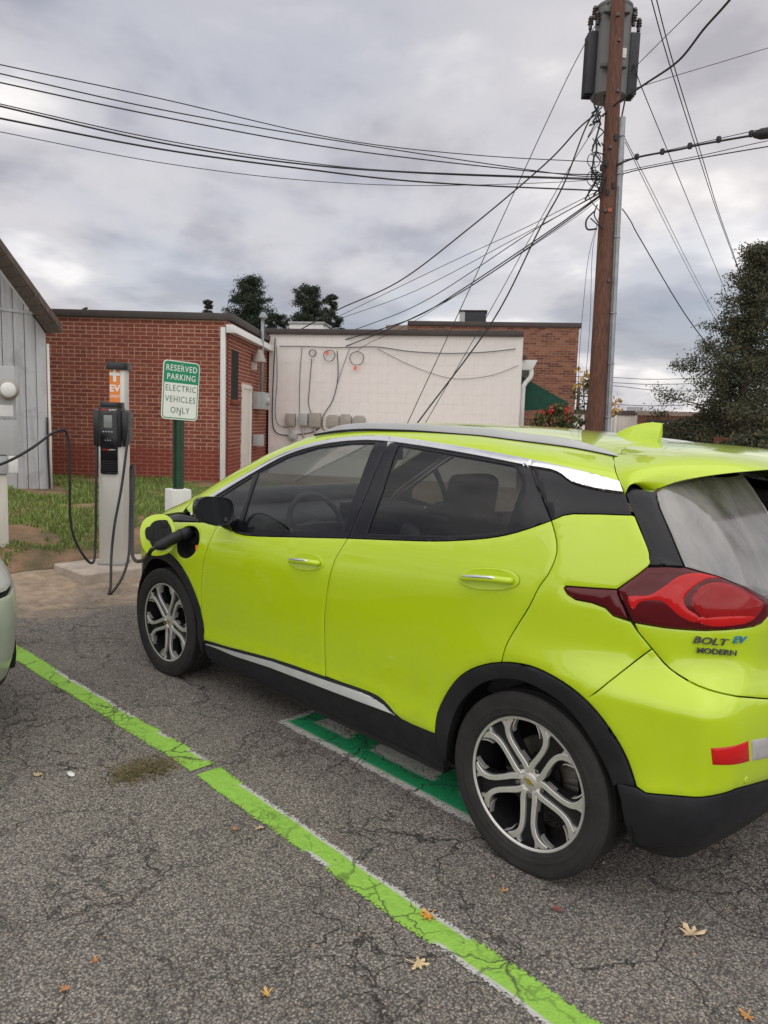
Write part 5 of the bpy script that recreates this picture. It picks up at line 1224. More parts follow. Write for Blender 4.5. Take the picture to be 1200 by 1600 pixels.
# ------------------------------------------------------------------ charging station
def charger():
    c = dep(178, 700, 7.0); zg = .055; ctr = np.array([c[0], c[1]])
    pad_top = .115
    padw = bpy.data.objects.new('concrete_pad', cube_mesh('concrete_pad', (.62, .95, .16), .012)); padw.data.materials.append(M['conc']); COL.objects.link(padw); padw.location = (c[0]-.02, c[1]-.02, pad_top-.08); padw.rotation_euler = (0, 0, .05)
    setp(padw, 'low pale concrete pad under the charging station', 'pad')
    to = CAM[:2]-ctr; ang = math.atan2(to[1], to[0])-.30          # faces the camera, turned towards the other bay
    r = empty('charging_station', (c[0], c[1], pad_top), (0, 0, ang+math.pi/2), label='white charging station with black head and orange panel', cat='charger')
    s = 7.0/F_PX; Z = lambda y: (885-y)*s
    M['st_white'] = streaky('station_white', (.62, .61, .57), (.48, .46, .42), .42, .25, .2); st = M['st_white']; bk = M['station_black'] = simple('station_black', (.014, .014, .016), .32, var=.2)
    # column: rounded front, deep body (local -y is the front)
    def colm(nm, w_, d_, z0, z1, m, rad=.05, yc=0, xc=0):
        pts = []
        for cx, cy, a0 in ((w_/2-rad, -d_/2+rad, -90), (w_/2-rad*.5, d_/2-rad*.5, 0), (-w_/2+rad*.5, d_/2-rad*.5, 90), (-w_/2+rad, -d_/2+rad, 180)):
            rr = rad if cy < 0 else rad*.5
            for k in range(7): a = math.radians(a0+15*k); pts.append((xc+cx+rr*math.cos(a), yc+cy+rr*math.sin(a)))
        return prism(nm, pts, z1-z0, m, r, 'z', z0, .003)
    colm('base_flange', .25, .27, 0, .012, M['galv'], .03)
    colm('column', .235, .25, .012, Z(690), st, .06)
    colm('upper_column', .15, .13, Z(690), Z(579), st, .03, .05, .035)
    colm('top_cap', .20, .20, Z(582), Z(571), bk, .06, .045, .03)
    colm('head', .21, .27, Z(700), Z(640), bk, .05, -.012); colm('head_cap', .20, .25, Z(640), Z(632), bk, .06, -.012)
    for sx in (-1, 1):
        h = prism('holster', [(-.10, Z(700)), (.07, Z(690)), (.09, Z(648)), (.02, Z(643)), (-.11, Z(645))], .062, bk, r, 'x', .095 if sx > 0 else -.157, .014)
    sc = box('screen_panel', (0, -.137, (Z(742)+Z(649))/2), (.155, .035, Z(649)-Z(742)), M['gloss_black'], r, .012)
    box('display', (-.005, -.1555, (Z(652)+Z(671))/2), (.075, .004, Z(652)-Z(671)), simple('display_grey', (.20, .22, .21), .25), sc, .002)
    for k in range(4): box('button', (-.045+k*.025, -.156, Z(677)), (.014, .004, .010), M['grey_box'], sc, .001)
    box('card_reader', (.005, -.156, Z(689)), (.05, .004, .045), M['clad'], sc, .002)
    for k in range(6): box('vent_slat', (0, -.1565, Z(739)+k*.020), (.145, .006, .009), M['clad'], sc, .001)
    mt = lambda x, z, y: Matrix.Translation((x, y, z)) @ Matrix.Rotation(math.pi/2, 4, 'X')
    og = simple('sign_orange', (.72, .22, .035), .4); rdk = simple('logo_red', (.62, .05, .02), .4)
    sp_ = box('orange_panel', (.016, -.0165, (Z(580)+Z(634))/2), (.096, .004, Z(581)-Z(634)), og, r, 0)
    lw_ = simple('letter_white', (.75, .74, .72), .5)
    text_mesh('lettering', 'EV', .088, lw_, sp_, mt(.016, Z(611), -.0192), bold=.002); text_mesh('lettering', 'ONLY', .036, lw_, sp_, mt(.016, Z(623), -.0192), bold=.0004)
    box('plus_mark', (.016, -.0197, Z(590)), (.028, .003, .125), lw_, sp_, 0); box('plus_mark', (.016, -.0199, Z(589)), (.094, .003, .026), lw_, sp_, 0)
    text_mesh('lettering', '-charge', .026, rdk, r, mt(-.034, Z(643.5), -.1485), bold=.0005); text_mesh('lettering', 'point+', .026, lw_, r, mt(.040, Z(643.5), -.1485), bold=.0003)
    text_mesh('lettering', '-charge', .022, rdk, sc, mt(-.026, Z(704), -.1560)); text_mesh('lettering', 'point+', .022, lw_, sc, mt(.034, Z(704), -.1560))
    wm = simple('arrow_white', (.5, .5, .5), .5)
    for k in range(3): prism('mark', [(-.03+k*.022, Z(690)-.006), (-.02+k*.022, Z(690)), (-.03+k*.022, Z(690)+.006)], .002, wm, sc, 'y', -.1597)
    return c, r
CH, CHR = charger()
cz = 6.85
def cable(nm, pts, r, label, m=None, **k):
    return tube(nm, spline([dep(*p) for p in pts], 8), r, m or M['cable'], None, 10, label=label, cat='cable')
# cable from the left holster, looping down and up over to the neighbouring car
cable('charging_cable', [(153, 668, 6.95), (151, 720, 6.9), (150, 790, 6.88), (149, 850, 6.86), (146, 878, 6.80), (135, 874, 6.72), (118, 845, 6.68), (110, 810, 6.66), (109, 750, 6.64), (108, 700, 6.62), (104, 677, 6.60), (96, 672, 6.55), (80, 678, 6.45), (50, 700, 6.2), (10, 722, 5.9), (-60, 748, 5.5), (-140, 800, 5.1), (-190, 850, 4.9)], .0115, 'black charging cable slung over from the station to the neighbouring silver car')
# cable from the right holster to the lime car
plug_end = np.array(px3([(294, 838)])[0]); pn = np.array(grad(plug_end[None])[0])
pd = CAM*0
d_plug = float((plug_end-CAM)@CD)
cable('charging_cable', [(200, 668, 6.95), (199, 690, 6.86), (190, 760, 6.80), (179, 820, 6.74), (174, 870, 6.68), (173, 915, 6.45), (170, 928, 6.35), (178, 922, 6.35), (192, 900, 6.45), (201, 868, 6.62), (203, 820, 6.75), (204, 770, 6.80), (204, 735, 6.82), (206, 727, 6.80), (209, 735, 6.72), (208, 790, 6.3), (207, 840, 5.7), (207, 866, 5.1), (212, 876, d_plug+.45), (222, 876, d_plug+.12), (231, 869, d_plug-.06), (236, 860, d_plug-.10), (244, 854.5, d_plug-.10)], .0115, 'black charging cable hanging from the station and running to the lime car')
# connector in the port
pg = empty('charge_connector', tuple(plug_end), label='black charging connector plugged into the open port of the lime car', cat='connector')
def pgp(x, y, D): return tuple(dep(x, y, D)-plug_end)
tube('handle', spline([pgp(243, 855, d_plug-.10), pgp(254, 850, d_plug-.08), (pgp(268, 843, d_plug-.04)), pgp(282, 836, d_plug-.01)], 5), .026, M['clad'], pg, 14, radii=np.interp(np.linspace(0, 1, 16), [0, .12, .2, .6, 1], [.018, .022, .027, .031, .033]))
tube('nose', [pgp(281, 836, d_plug-.01), pgp(290, 834, d_plug+.01), pgp(298, 833, d_plug+.05)], .034, M['clad'], pg, 16, radii=[.033, .036, .034]); 
for k in range(3): tube('grip_ring', [pgp(243+2.6*k, 854-1.1*k, d_plug-.095+.003*k), pgp(244.2+2.6*k, 853.5-1.1*k, d_plug-.094+.003*k)], .0205+.002*k, M['clad'], pg, 14)

# ------------------------------------------------------------------ reserved sign on its post
def sign():
    c = dep(279, 655, 5.95); s = 5.95/F_PX; to = CAM[:2]-c[:2]; ang = math.atan2(to[1], to[0])+.42
    r = empty('parking_sign', (c[0], c[1], 0), (0, 0, ang+math.pi/2), label='green and white reserved parking sign on a green steel post', cat='sign')
    zt_, zb_s = dep(280, 565.5, 5.95)[2], dep(280, 656, 5.95)[2]; w_ = .305; h_ = zt_-zb_s; zc_ = (zt_+zb_s)/2
    gr = M['sign_green'] = simple('sign_green', (.004, .235, .115), .38); wh = simple('sign_white', (.74, .75, .73), .35, var=.04); pg_ = simple('post_green', (.012, .05, .028), .5, var=.3, scale=15)
    def rr(w, h, rad, cz_): 
        p = []
        for cx, cy, a0 in ((w/2-rad, -h/2+rad, -90), (w/2-rad, h/2-rad, 0), (-w/2+rad, h/2-rad, 90), (-w/2+rad, -h/2+rad, 180)):
            for k in range(7): a = math.radians(a0+15*k); p.append((cx+rad*math.cos(a), cz_+cy+rad*math.sin(a)))
        return p
    tilt = Matrix.Translation((0, 0, zc_)) @ Matrix.Rotation(.045, 4, 'Y') @ Matrix.Translation((0, 0, -zc_))
    pl_ = prism('sign_plate', rr(w_, h_, .034, zc_), .003, wh, r, 'y', -.038); ob = [pl_]
    g1_ = prism('sign_border', rr(w_-.016, h_-.016, .028, zc_), .0009, gr, r, 'y', -.0389); g2_ = prism('sign_field', rr(w_-.030, h_-.030, .022, zc_), .0009, wh, r, 'y', -.0398)
    zs = zc_+h_/2-.172; top = rr(w_-.016, h_-.016, .028, zc_); tp = [(a, max(b, zs)) for a, b in top]
    g3_ = prism('sign_header', tp, .0009, gr, r, 'y', -.0407)
    mt = lambda z: Matrix.Translation((0, -.0412, z)) @ Matrix.Rotation(math.pi/2, 4, 'X')
    ob += [g1_, g2_, g3_]
    dk = simple('sign_letter_green', (.006, .09, .06), .5)
    for txt, z, sz, mm, sx in (('RESERVED', zt_-.060, .066, wh, .80), ('PARKING', zt_-.128, .066, wh, .80), ('ELECTRIC', zt_-.215, .068, dk, .80), ('VEHICLES', zt_-.300, .068, dk, .80), ('ONLY', zt_-.385, .068, dk, .82)):
        ob.append(text_mesh('lettering', txt, sz, mm, pl_, mt(z), .0004, sx=sx, bold=-.0006 if mm is dk else .0006, spacing=1.12))
    for z in (zt_-.03, zb_s+.045): ob.append(lathe('bolt', [(0, -.0475), (.007, -.046), (.0085, -.042), (.0085, -.039)], M['galv'], pl_, 10, 'y', loc=(0, 0, z)))
    for o in ob:
        if o.parent is r: o.matrix_basis = tilt
    # U-channel post with holes
    bm = bmesh.new()
    for cx, cy, sx, sy in ((0, -.030, .045, .005), (-.024, -.016, .005, .032), (.024, -.016, .005, .032), (-.034, 0, .022, .005), (.034, 0, .022, .005)): box_bm(bm, (cx, cy, (zt_-.02+.35)/2), (sx, sy, zt_-.02-.35))
    po = link('post', bm_mesh('post', bm), pg_, r)
    for k in range(26):
        z = .9+k*.0254*1.0
        if z < zb_s-.01: o = lathe('hole', [(0, -.0332), (.0045, -.0332), (.005, -.0326)], M['under'], po, 8, 'y', loc=(0, 0, z))
    bz = dep(277, 765, 5.95)[2]
    prism('bollard', rr(.165, .165, .02, 0), bz, M['white'], r, 'z', 0, .012)
sign()

# ------------------------------------------------------------------ utility pole
PD = 12.0
p0, p1 = dep(930.5, 668, PD), dep(966, 5, PD)
# the pole as a straight line; both ends prolonged
dirp = p1-p0; foot = p0+dirp*((-.1-p0[2])/dirp[2]); topp = p0+dirp*((10.2-p0[2])/dirp[2]); PDIR = dirp/np.linalg.norm(dirp)
up_ = empty('utility_pole', tuple(foot), label='tall reddish brown wooden utility pole with a grey conduit', cat='pole')
n = 24; pts = [(topp-foot)*k/n for k in range(n+1)]
tube('pole', pts, .15, M['pole'], up_, 20, radii=[.152-.055*k/n for k in range(n+1)])
side = np.array([CR[0], CR[1], 0]); side /= np.linalg.norm(side); fwd = np.array([CD[0], CD[1], 0]); fwd /= np.linalg.norm(fwd)
ct = dep(972, 186, PD)
zr = lambda z: (topp-foot)*((z-foot[2])/(topp[2]-foot[2]))
rad = lambda z: .152-.055*(z-foot[2])/(topp[2]-foot[2])
cpts = [zr(z)+side*(rad(z)+.034)-fwd*.05 for z in np.linspace(.0, ct[2], 14)]
cn = tube('conduit', cpts, .052, M['galv'], up_, 14)
for z in (1.75, 2.6, 3.4, 4.6, 5.6, ct[2]-.3): q = zr(z); tube('conduit_strap', [q+side*(rad(z)-.02)-fwd*.10, q+side*(rad(z)+.04)-fwd*.104, q+side*(rad(z)+.088)-fwd*.05], .012, M['galv'], up_, 6)
pipe2 = [zr(z)+side*(rad(z)+.012)-fwd*.10 for z in np.linspace(.0, 5.4, 8)]; tube('ground_wire', pipe2, .008, M['wire_grey'], up_, 5)
for z, a in ((3.9, .4), (6.0, -.3), (6.9, .3), (5.0, -.5), (7.7, .1), (8.1, -.2)): q = zr(z)-fwd*(rad(z))+side*a*.12; lathe('bolt', [(0, .03), (.02, .03), (.03, .0), (.03, -.02)], M['porcelain'], up_, 8, loc=tuple(q))
# cable clutter on the pole: brackets, clamps and loops
def polew(px, py, dD=0): return dep(px, py, PD+dD)
rg = random.Random(3)
for k in range(16):
    x0 = rg.uniform(922, 946); y0 = rg.choice([rg.uniform(160, 225), rg.uniform(245, 330)]); pts = [polew(x0, y0, -.1)]
    for j in range(3): pts.append(polew(x0+rg.uniform(-14, 10), y0+rg.uniform(5, 34)*(j+1)/1.6, -.15+rg.uniform(-.05, .1)))
    tube('jumper_wire', spline([p-foot for p in pts], 6), rg.choice((.007, .01, .014)), M['wire'], up_, 6)
for k in range(5):
    x0, y0, rr_ = rg.uniform(926, 940), rg.uniform(190, 300), rg.uniform(5, 11); cc = polew(x0, y0, -.2)-foot
    tube('wire_loop', [cc+CR*rr_/97*math.cos(t)+CU*rr_/97*math.sin(t)*1.1+CD*.01*t for t in np.linspace(0, 2*math.pi*1.3, 26)], .007, M['wire'], up_, 5)
for (px, py) in ((940, 262), (944, 276), (938, 296), (947, 255), (962, 215), (941, 285), (949, 300), (958, 290)): q = polew(px, py, -.12)-foot; lathe('clamp', [(0, .05), (.025, .045), (.03, 0), (.025, -.05), (0, -.055)], M['wire'], up_, 10, loc=tuple(q))
q = polew(953, 328, -.14)-foot; o = lathe('pole_tag', [(0, .004), (.030, .004), (.034, 0), (.034, -.006)], simple('rusty_tag', (.35, .09, .04), .6), up_, 16); o.location = tuple(q); o.rotation_euler = Vector(-fwd).to_track_quat('Z', 'Y').to_euler()
# transformer behind the pole
tc_ = dep(955, 85, PD+.52); tr = empty('transformer', tuple(tc_), label='grey pole transformer can with dark cooling fins behind the pole', cat='transformer'); tr.rotation_euler = (0, 0, math.atan2(side[1], side[0]))
hh = .72; tr_r = .295
lathe('tank', [(0, hh+.06), (tr_r*.6, hh+.055), (tr_r*.95, hh+.02), (tr_r*1.03, hh), (tr_r*1.03, hh-.04), (tr_r, hh-.05), (tr_r, -hh+.03), (tr_r*.9, -hh), (0, -hh)], M['tank'], tr, 40)
for sx in (-1, 1):
    for k in range(4): box('cooling_fin', (sx*(tr_r+.055), -.12+k*.08, -.19), (.16, .028, .98), M['fin'], tr, .03)
    for k, (dx, dz) in enumerate(((.33, .60), (.40, .42), (.30, .48))):
        lathe('bushing', [(0, .12), (.03, .11), (.045, .07), (.03, .055), (.05, .03), (.032, .015), (.052, -.01), (.03, -.03), (.03, -.09)], M['porcelain'], tr, 14, loc=(sx*dx, -.05-.04*k, dz))
box('nameplate', (.12, -tr_r+.02, -.10), (.11, .02, .15), M['white'], tr, .004); box('hanger', (-.04, -tr_r-.03, -.32), (.42, .10, .07), M['tank'], tr, .01); box('hanger', (-.04, -tr_r-.03, .52), (.42, .10, .09), M['tank'], tr, .01)
for k, (dx, l_) in enumerate(((-.26, .5), (-.10, .35), (-.02, .45), (.16, .55), (.24, .6))): tube('lead', spline([(dx, -.15, -hh+.02), (dx-.02, -.2, -hh-.15), (dx*.6, -.25, -hh-l_)], 4), .014, M['wire'], tr, 6)

# ------------------------------------------------------------------ wires
def wire(label, pts, r=.006, m=None, group=None, clip=8, cat='wire'):
    """pts: pixel x, y and the distance from the camera"""
    return tube('overhead_wire', spline([dep(*p) for p in pts], clip), r, m or M['wire'], None, 5, label=label, cat=cat, group=group)
def ld(x): return 12-(937-x)/937*3.6           # wires leaving to the left come nearer
for i, (pp, r) in enumerate((([(0, 101), (250, 154), (533, 218), (750, 243), (935, 253)], .007), ([(0, 115), (250, 171), (533, 221), (867, 271), (937, 275)], .008), ([(0, 129), (250, 182), (533, 233), (833, 268), (937, 273)], .009), ([(0, 162.5), (250, 218), (467, 252.5), (633, 268), (937, 279)], .007), ([(0, 166), (250, 223), (467, 256), (667, 271), (937, 281)], .011), ([(0, 185), (250, 233), (467, 263), (667, 285), (937, 298)], .012), ([(0, 206), (250, 254), (467, 281), (667, 290), (900, 283), (937, 272)], .005))):
    pts = [(x, y, ld(x)) for x, y in pp]; x0, y0 = pp[0]; x1, y1 = pp[1]; sl_ = (y1-y0)/(x1-x0); pts = [(-500, y0-sl_*500*1.12, ld(-500)), (-250, y0-sl_*250*1.05, ld(-250))]+pts
    wire(('topmost', 'second', 'third', 'fourth', 'fifth', 'thick sixth', 'thin lowest')[i]+' of the seven lines running from the pole over the shed roof', pts, r, group='lines from the pole over the shed')
DR = [('thick black drop line from the pole to the corner of the white building', [(932, 178, 12), (905, 200, 12), (850, 258, 12.6), (729, 360, 13.7), (623, 440, 15), (528, 484, 16.2), (456, 522, 17), (432, 531, 17)], .013),
      ('thin drop line to the roof of the white building, topmost of the bundle', [(937, 297, 12), (880, 326, 12.5), (812, 360, 13.2), (695, 414, 14.6), (528, 495, 17), (505, 508, 17.2)], .006),
      ('thin drop line to the roof of the white building, just below the topmost', [(938, 300, 12), (880, 333, 12.5), (825, 362, 13.2), (650, 454, 15), (528, 499, 16.8), (505, 511, 17.2)], .006),
      ('drop line from the pole to the narrow grey box cable', [(938, 302, 12), (834, 360, 13.2), (668, 468, 15), (560, 513, 16), (472, 541, 16.6)], .008),
      ('black drop line from the pole to the small black coil', [(940, 303, 12), (857, 362, 13), (722, 452, 14.3), (650, 495, 15.2), (569, 522, 15.8), (488, 545, 16.5)], .011),
      ('drop line from the pole to the curving wall cable', [(940, 305, 12), (859, 364, 13), (713, 461, 14.4), (605, 515, 15.4), (527, 546, 16.2)], .011),
      ('thin drop line from the pole to the large coil', [(940, 308, 12), (866, 362, 13), (659, 495, 15), (573, 538, 15.8), (558, 550, 15.9)], .005)]
for lab, pts, r in DR: wire(lab, pts, r)
wire('thin guy line falling steeply from the transformer in front of the white wall', [(952, 3, 12.2), (905, 85, 12), (858, 182, 12), (776, 360, 12.2), (700, 525, 12.4), (641, 652, 12.5), (600, 742, 12.6)], .007)
wire('thick twisted line falling steeply from under the transformer', [(936, 165, 12), (915, 200, 12), (880, 290, 12), (841, 362, 12.1), (771, 500, 12.3), (659, 652, 12.5), (600, 735, 12.6)], .013)
wire('thin line beside the thick twisted one in front of the white wall', [(936, 190, 12), (890, 262, 12), (830, 369, 12.1), (770, 478, 12.3), (670, 652, 12.5), (617, 742, 12.6)], .006)
for k, (pp) in enumerate(([(937, 335), (920, 400), (912, 470), (905, 560), (903, 640)], [(938, 340), (926, 390), (922, 500), (914, 600), (905, 660)])): wire(('outer slack thin wire hanging beside the pole', 'slack thin wire hanging close along the pole')[k], [(x, y, 12) for x, y in pp], .004, group='slack wires beside the pole')
RT = [('thick wavy line rising from the pole over the evergreen', [(940, 182, 12), (968, 158, 11.8), (1010, 130, 11.2), (1060, 95, 10.4), (1100, 45, 9.6), (1140, 0, 9), (1230, -110, 8)], .016),
      ('thin line rising steeply to the right behind the transformer', [(985, 112, 12), (1040, 57, 11.2), (1097, 0, 10.4), (1180, -83, 9.4)], .006),
      ('thin line running gently up from behind the transformer', [(985, 140, 12.2), (1050, 120, 12.4), (1100, 105, 12.6), (1200, 75, 13), (1350, 30, 13.4)], .006),
      ('line falling from beside the transformer to the crown of the evergreen', [(990, 100, 12.4), (1000, 130, 12.6), (1045, 240, 15), (1113, 405, 21), (1140, 470, 24)], .008),
      ('slack black line drooping from the conduit past the evergreen', [(972, 326, 12), (985, 345, 12), (1003, 378, 12), (1080, 505, 12.6), (1160, 600, 13.4), (1200, 632, 13.8), (1290, 690, 14.5)], .009)]
for lab, pts, r in RT: wire(lab, pts, r)
for k, o_ in enumerate((0, 8)): wire('line of the steep pair crossing above the evergreen', [(1010+o_, -30, 11), (1018+o_, 0, 11.2), (1046+o_*.8, 100, 12.5), (1092+o_*.6, 245, 16), (1120+o_*.3, 330, 19), (1143+o_*.2, 393, 22), (1166, 455, 25)], .009, group='steep pair above the evergreen')
for k, o_ in enumerate((0, 5)): wire('thin line of the pair from the conduit to the evergreen', [(977, 222-o_, 12.2), (1020+o_, 310, 15), (1075+o_, 420, 20), (1106+o_, 478, 23), (1150+o_, 560, 26)], .006, group='pair of lines from the conduit')
wire('thick bundled cable running to the black splice case', [(946, 268, 12), (968, 256, 11.9), (1000, 245, 11.7), (1060, 234, 11.3), (1100, 225, 11), (1200, 208, 10.4), (1330, 190, 9.8)], .016)
wire('messenger line above the thick bundled cable', [(950, 254, 12), (990, 247, 11.8), (1100, 222, 11), (1200, 200, 10.4), (1330, 176, 9.8)], .006)
wire('thin line just below the bundled cable', [(955, 272, 12), (1000, 262, 11.8), (1100, 242, 11.2), (1200, 220, 10.6), (1330, 196, 10)], .006)
wire('lowest line running right from the pole below the bundled cable', [(955, 275, 12), (980, 270, 11.9), (1000, 265, 11.8), (1100, 246, 11.2), (1200, 229, 10.6), (1330, 208, 10)], .009)
sc_ = empty('splice_case', tuple(dep(1192, 210, 10.45)), label='black cable splice case hanging on the bundled cable', cat='splice case')
a_ = dep(1178, 211, 10.5)-dep(1192, 210, 10.45); b_ = dep(1235, 203, 10.2)-dep(1192, 210, 10.45); tube('case', [a_, a_*.8+b_*.2, a_*.3+b_*.7, b_], .07, M['wire'], sc_, 12, radii=[.04, .075, .08, .05]); tube('hanger', [a_*.5+b_*.5, a_*.5+b_*.5+np.array([0, 0, .14])], .025, M['wire'], sc_, 8)
for k, (x, y) in enumerate(((995, 246), (1035, 238), (1078, 229), (1123, 219), (1174, 210))): 
    D = 11.75-k*.3; lathe('cable_spacer', [(0, .05), (.03, .04), (.04, 0), (.03, -.04), (0, -.05)], M['wire'], None, 10, loc=tuple(dep(x, y-1, D)), label='small black spacer clipped on the bundled cable', cat='spacer', group='spacers on the bundled cable')
for k, (ya, yb) in enumerate(((590, 592), (598, 600), (603, 611), (632, 633))): wire(('topmost', 'second', 'sagging third', 'lowest')[k]+' of the far thin lines low behind the pole', [(890, ya-2, 45), (960, ya, 45), (1010, (ya+yb)/2+1.5, 45), (1060, yb, 45), (1120, yb-2, 45)], .018, group='far lines low behind the pole')
fp = empty('far_pole', tuple(dep(901, 660, 42)), label='small far utility pole beside the brown brick building', cat='pole'); tube('pole', [(0, 0, -1.5), (0, 0, 1), (0, 0, 2.2)], .09, M['pole'], fp, 8); tube('crossarm', [tuple(-side*.35+np.array([0, 0, 2.1])), tuple(side*.25+np.array([0, 0, 2.1]))], .05, M['oldwood'], fp, 6)

# ------------------------------------------------------------------ trees, shrubs
def leaves_mesh(name, C, size, up=.4, rg=RNG, aspect=.55):
    n = len(C); d = rg.normal(size=(n, 3)); d[:, 2] += up; d /= np.linalg.norm(d, axis=1)[:, None]; e = rg.normal(size=(n, 3)); e -= (e*d).sum(1)[:, None]*d; e /= np.linalg.norm(e, axis=1)[:, None]
    s_ = (size*rg.uniform(.6, 1.4, n))[:, None]; a, b = d*s_, e*s_*aspect; q = np.stack([C-a*.5, C+b*.5, C+a*.6, C-b*.5], 1)
    me = quads_np(name, q); at = me.attributes.new('rnd', 'FLOAT', 'POINT'); at.data.foreach_set('value', np.repeat(rg.uniform(0, 1, n), 4).astype(np.float32)); return me
M['cedar'] = foliage_mat('cedar_foliage', (.030, .042, .024), (.085, .092, .050), (.18, .145, .085)); M['pine'] = foliage_mat('pine_foliage', (.018, .030, .020), (.042, .062, .040), (.075, .09, .055)); M['shrub'] = foliage_mat('shrub_leaves', (.04, .055, .02), (.09, .10, .04), (.22, .16, .05)); M['yellow'] = foliage_mat('autumn_leaves', (.42, .24, .05), (.60, .36, .08), (.70, .50, .16)); M['flower'] = simple('red_flower', (.60, .02, .03), .6)
def tree(name, base, H, R, label, m, nbr, per, leaf, seed, top=.15, shape=1.0, trunk_r=.2, low=.06, trunk_h=None, cat='tree', group=None, spread=.16, droop=.12, vary=(.55, 1.12)):
    rg = np.random.default_rng(seed); r = empty(name, tuple(base), label=label, cat=cat, group=group)
    th = trunk_h or H*.93; k = 14; wob = np.cumsum(rg.normal(0, .03*R/3, (k+1, 2)), 0); tp = [(wob[i, 0], wob[i, 1], th*i/k-.1*(i == 0)) for i in range(k+1)]
    tr_ = tube('trunk', tp, trunk_r, M['bark'], r, 10, radii=[trunk_r*(1-.9*i/k)+.01 for i in range(k+1)])
    C = []; 
    for i in range(nbr):
        t = low+(1-low)*((i+rg.uniform(0, 1))/nbr)**.92; z = H*t; rr = R*((1-t)**shape*(1-top)+top*(1-t**6))*rg.uniform(*vary)*(min(1, t/.16)**.5); a = i*2.399+rg.normal(0, .4)
        dv = np.array([math.cos(a), math.sin(a), 0]); zi = min(z, th*.99); w2 = wob[int(zi/th*k)]
        p0_ = np.array([w2[0], w2[1], zi]); p1_ = p0_+dv*rr+np.array([0, 0, rr*rg.uniform(.10, .45)-droop*rr]); pm = .5*(p0_+p1_)+np.array([0, 0, -droop*rr*.5])
        bp = spline([p0_, pm, p1_], 4)
        if i % 2 == 0: tube('branch', bp, .02, M['bark'], r, 5, radii=np.linspace(max(.012, trunk_r*.24*(1-t)), .006, len(bp)))
        # foliage in tufts along the outer part of the bough
        nt_ = max(3, int(5*rr/R)+3)
        for q in range(nt_):
            s_ = rg.uniform(.32, 1.02); c_ = bp[min(len(bp)-1, int(s_*(len(bp)-1)))]+rg.normal(0, .05*R, 3); n_ = int(per*(.5+.7*rr/R)*rg.uniform(.6, 1.3)); sg = spread*R*rg.uniform(.45, .95)*(.55+.45*(1-t))
            C.append(c_+rg.normal(0, 1, (n_, 3))*np.array([sg, sg, sg*.62]))
    C = np.concatenate(C); me = leaves_mesh('crown', C, leaf, rg=rg); link('crown', me, m, r); return r
b_ = dep(1158, 700, 26); b_[2] = 0.
tree('evergreen_tree', b_, dep(1165, 372, 26)[2], 3.3, 'tall dark ragged evergreen tree standing beyond the parked car', M['cedar'], 200, 125, .075, 11, top=.02, shape=.95, trunk_r=.24, low=.03, spread=.095, vary=(.42, 1.22))
for i, (px, top_y, D, R, sd, lab, nb_, low_, sh_) in enumerate(((390, 428, 42, 2.0, 21, 'dark pine with a rounded top behind the brick building', 60, .45, .55), (478, 437, 41, 1.6, 22, 'dark pine behind the white building, the taller beside the roof unit', 55, .45, .7), (512, 449, 43, 1.0, 23, 'slim dark pine close beside the taller one behind the white building', 40, .4, .7), (322, 458, 46, .75, 24, 'small pine tip showing over the brick coping', 30, .5, .7), (135, 471, 50, .65, 25, 'tiny tree top showing over the coping beside the shed', 24, .5, .6), (428, 482, 44, 1.3, 26, 'low dark treetop between the two pines', 36, .4, .6))):
    b_ = dep(px, 655, D); b_[2] = 0; H = dep(px, top_y, D)[2]
    tree('pine_tree', b_, H, R, lab, M['pine'], int(nb_*1.5), 140, .085, sd, top=.75, shape=sh_, trunk_r=.16, low=low_-.1, spread=.17, droop=.05)
# dark hedge mass and shrubs low on the right
for i, (px, py, D, H, R, sd, lab) in enumerate(((1100, 690, 28, 2.3, 1.5, 31, 'dark shrub at the foot of the evergreen by the shop'), (1180, 700, 22, 1.5, 1.6, 32, 'low brownish shrub under the evergreen'), (1050, 690, 33, 1.9, .9, 33, 'small dark shrub in front of the shop'))):
    b_ = dep(px, py, D); b_[2] = 0; tree('shrub', b_, H, R, lab, M['cedar'], 40, 60, .12, sd, top=.6, shape=.6, trunk_r=.05, low=.1, cat='shrub', group='shrubs by the evergreen', spread=.22)
b_ = dep(868, 668, 15.5); b_[2] = .3; fs = tree('flowering_shrub', b_, 1.75, .68, 'straggly shrub with red flowers under the green awning', M['shrub'], 26, 22, .085, 41, top=.6, shape=.5, trunk_r=.03, low=.15, cat='shrub', spread=.25)
rg2 = np.random.default_rng(5)
for k in range(6):
    c_ = dep(845+rg2.uniform(0, 48), 636+rg2.uniform(0, 24), 15.2); me = leaves_mesh('flower', rg2.normal(0, .03, (9, 3)), .055, rg=rg2, aspect=.8); o = link('flower', me, M['flower'], fs); o.location = tuple(c_-b_)
b_ = dep(914, 668, 13.2); b_[2] = .2
sp_t = tree('sapling', b_, dep(912, 580, 13.2)[2]-.2, .50, 'thin sapling with a few yellow leaves beside the pole', M['shrub'], 22, 6, .075, 43, top=.7, shape=.3, trunk_r=.018, low=.2, cat='sapling', spread=.20)
C = np.concatenate([dep(x, y, 13.1)-b_+rg2.normal(0, .06, (10, 3)) for x, y in ((914, 582), (912, 596), (920, 590), (909, 600), (966, 626), (958, 632), (962, 648))]); link('yellow_leaves', leaves_mesh('yellow_leaves', C, .075, rg=rg2, aspect=.8), M['yellow'], sp_t)
for pts in ([(914, 660), (913, 630), (911, 600), (914, 580)], [(925, 665), (945, 645), (958, 632), (968, 624)], [(930, 668), (950, 655), (963, 648)], [(914, 640), (905, 655), (900, 668)]): tube('stem', spline([dep(x, y, 13.15)-b_ for x, y in pts], 4), .009, M['bark'], sp_t, 5)

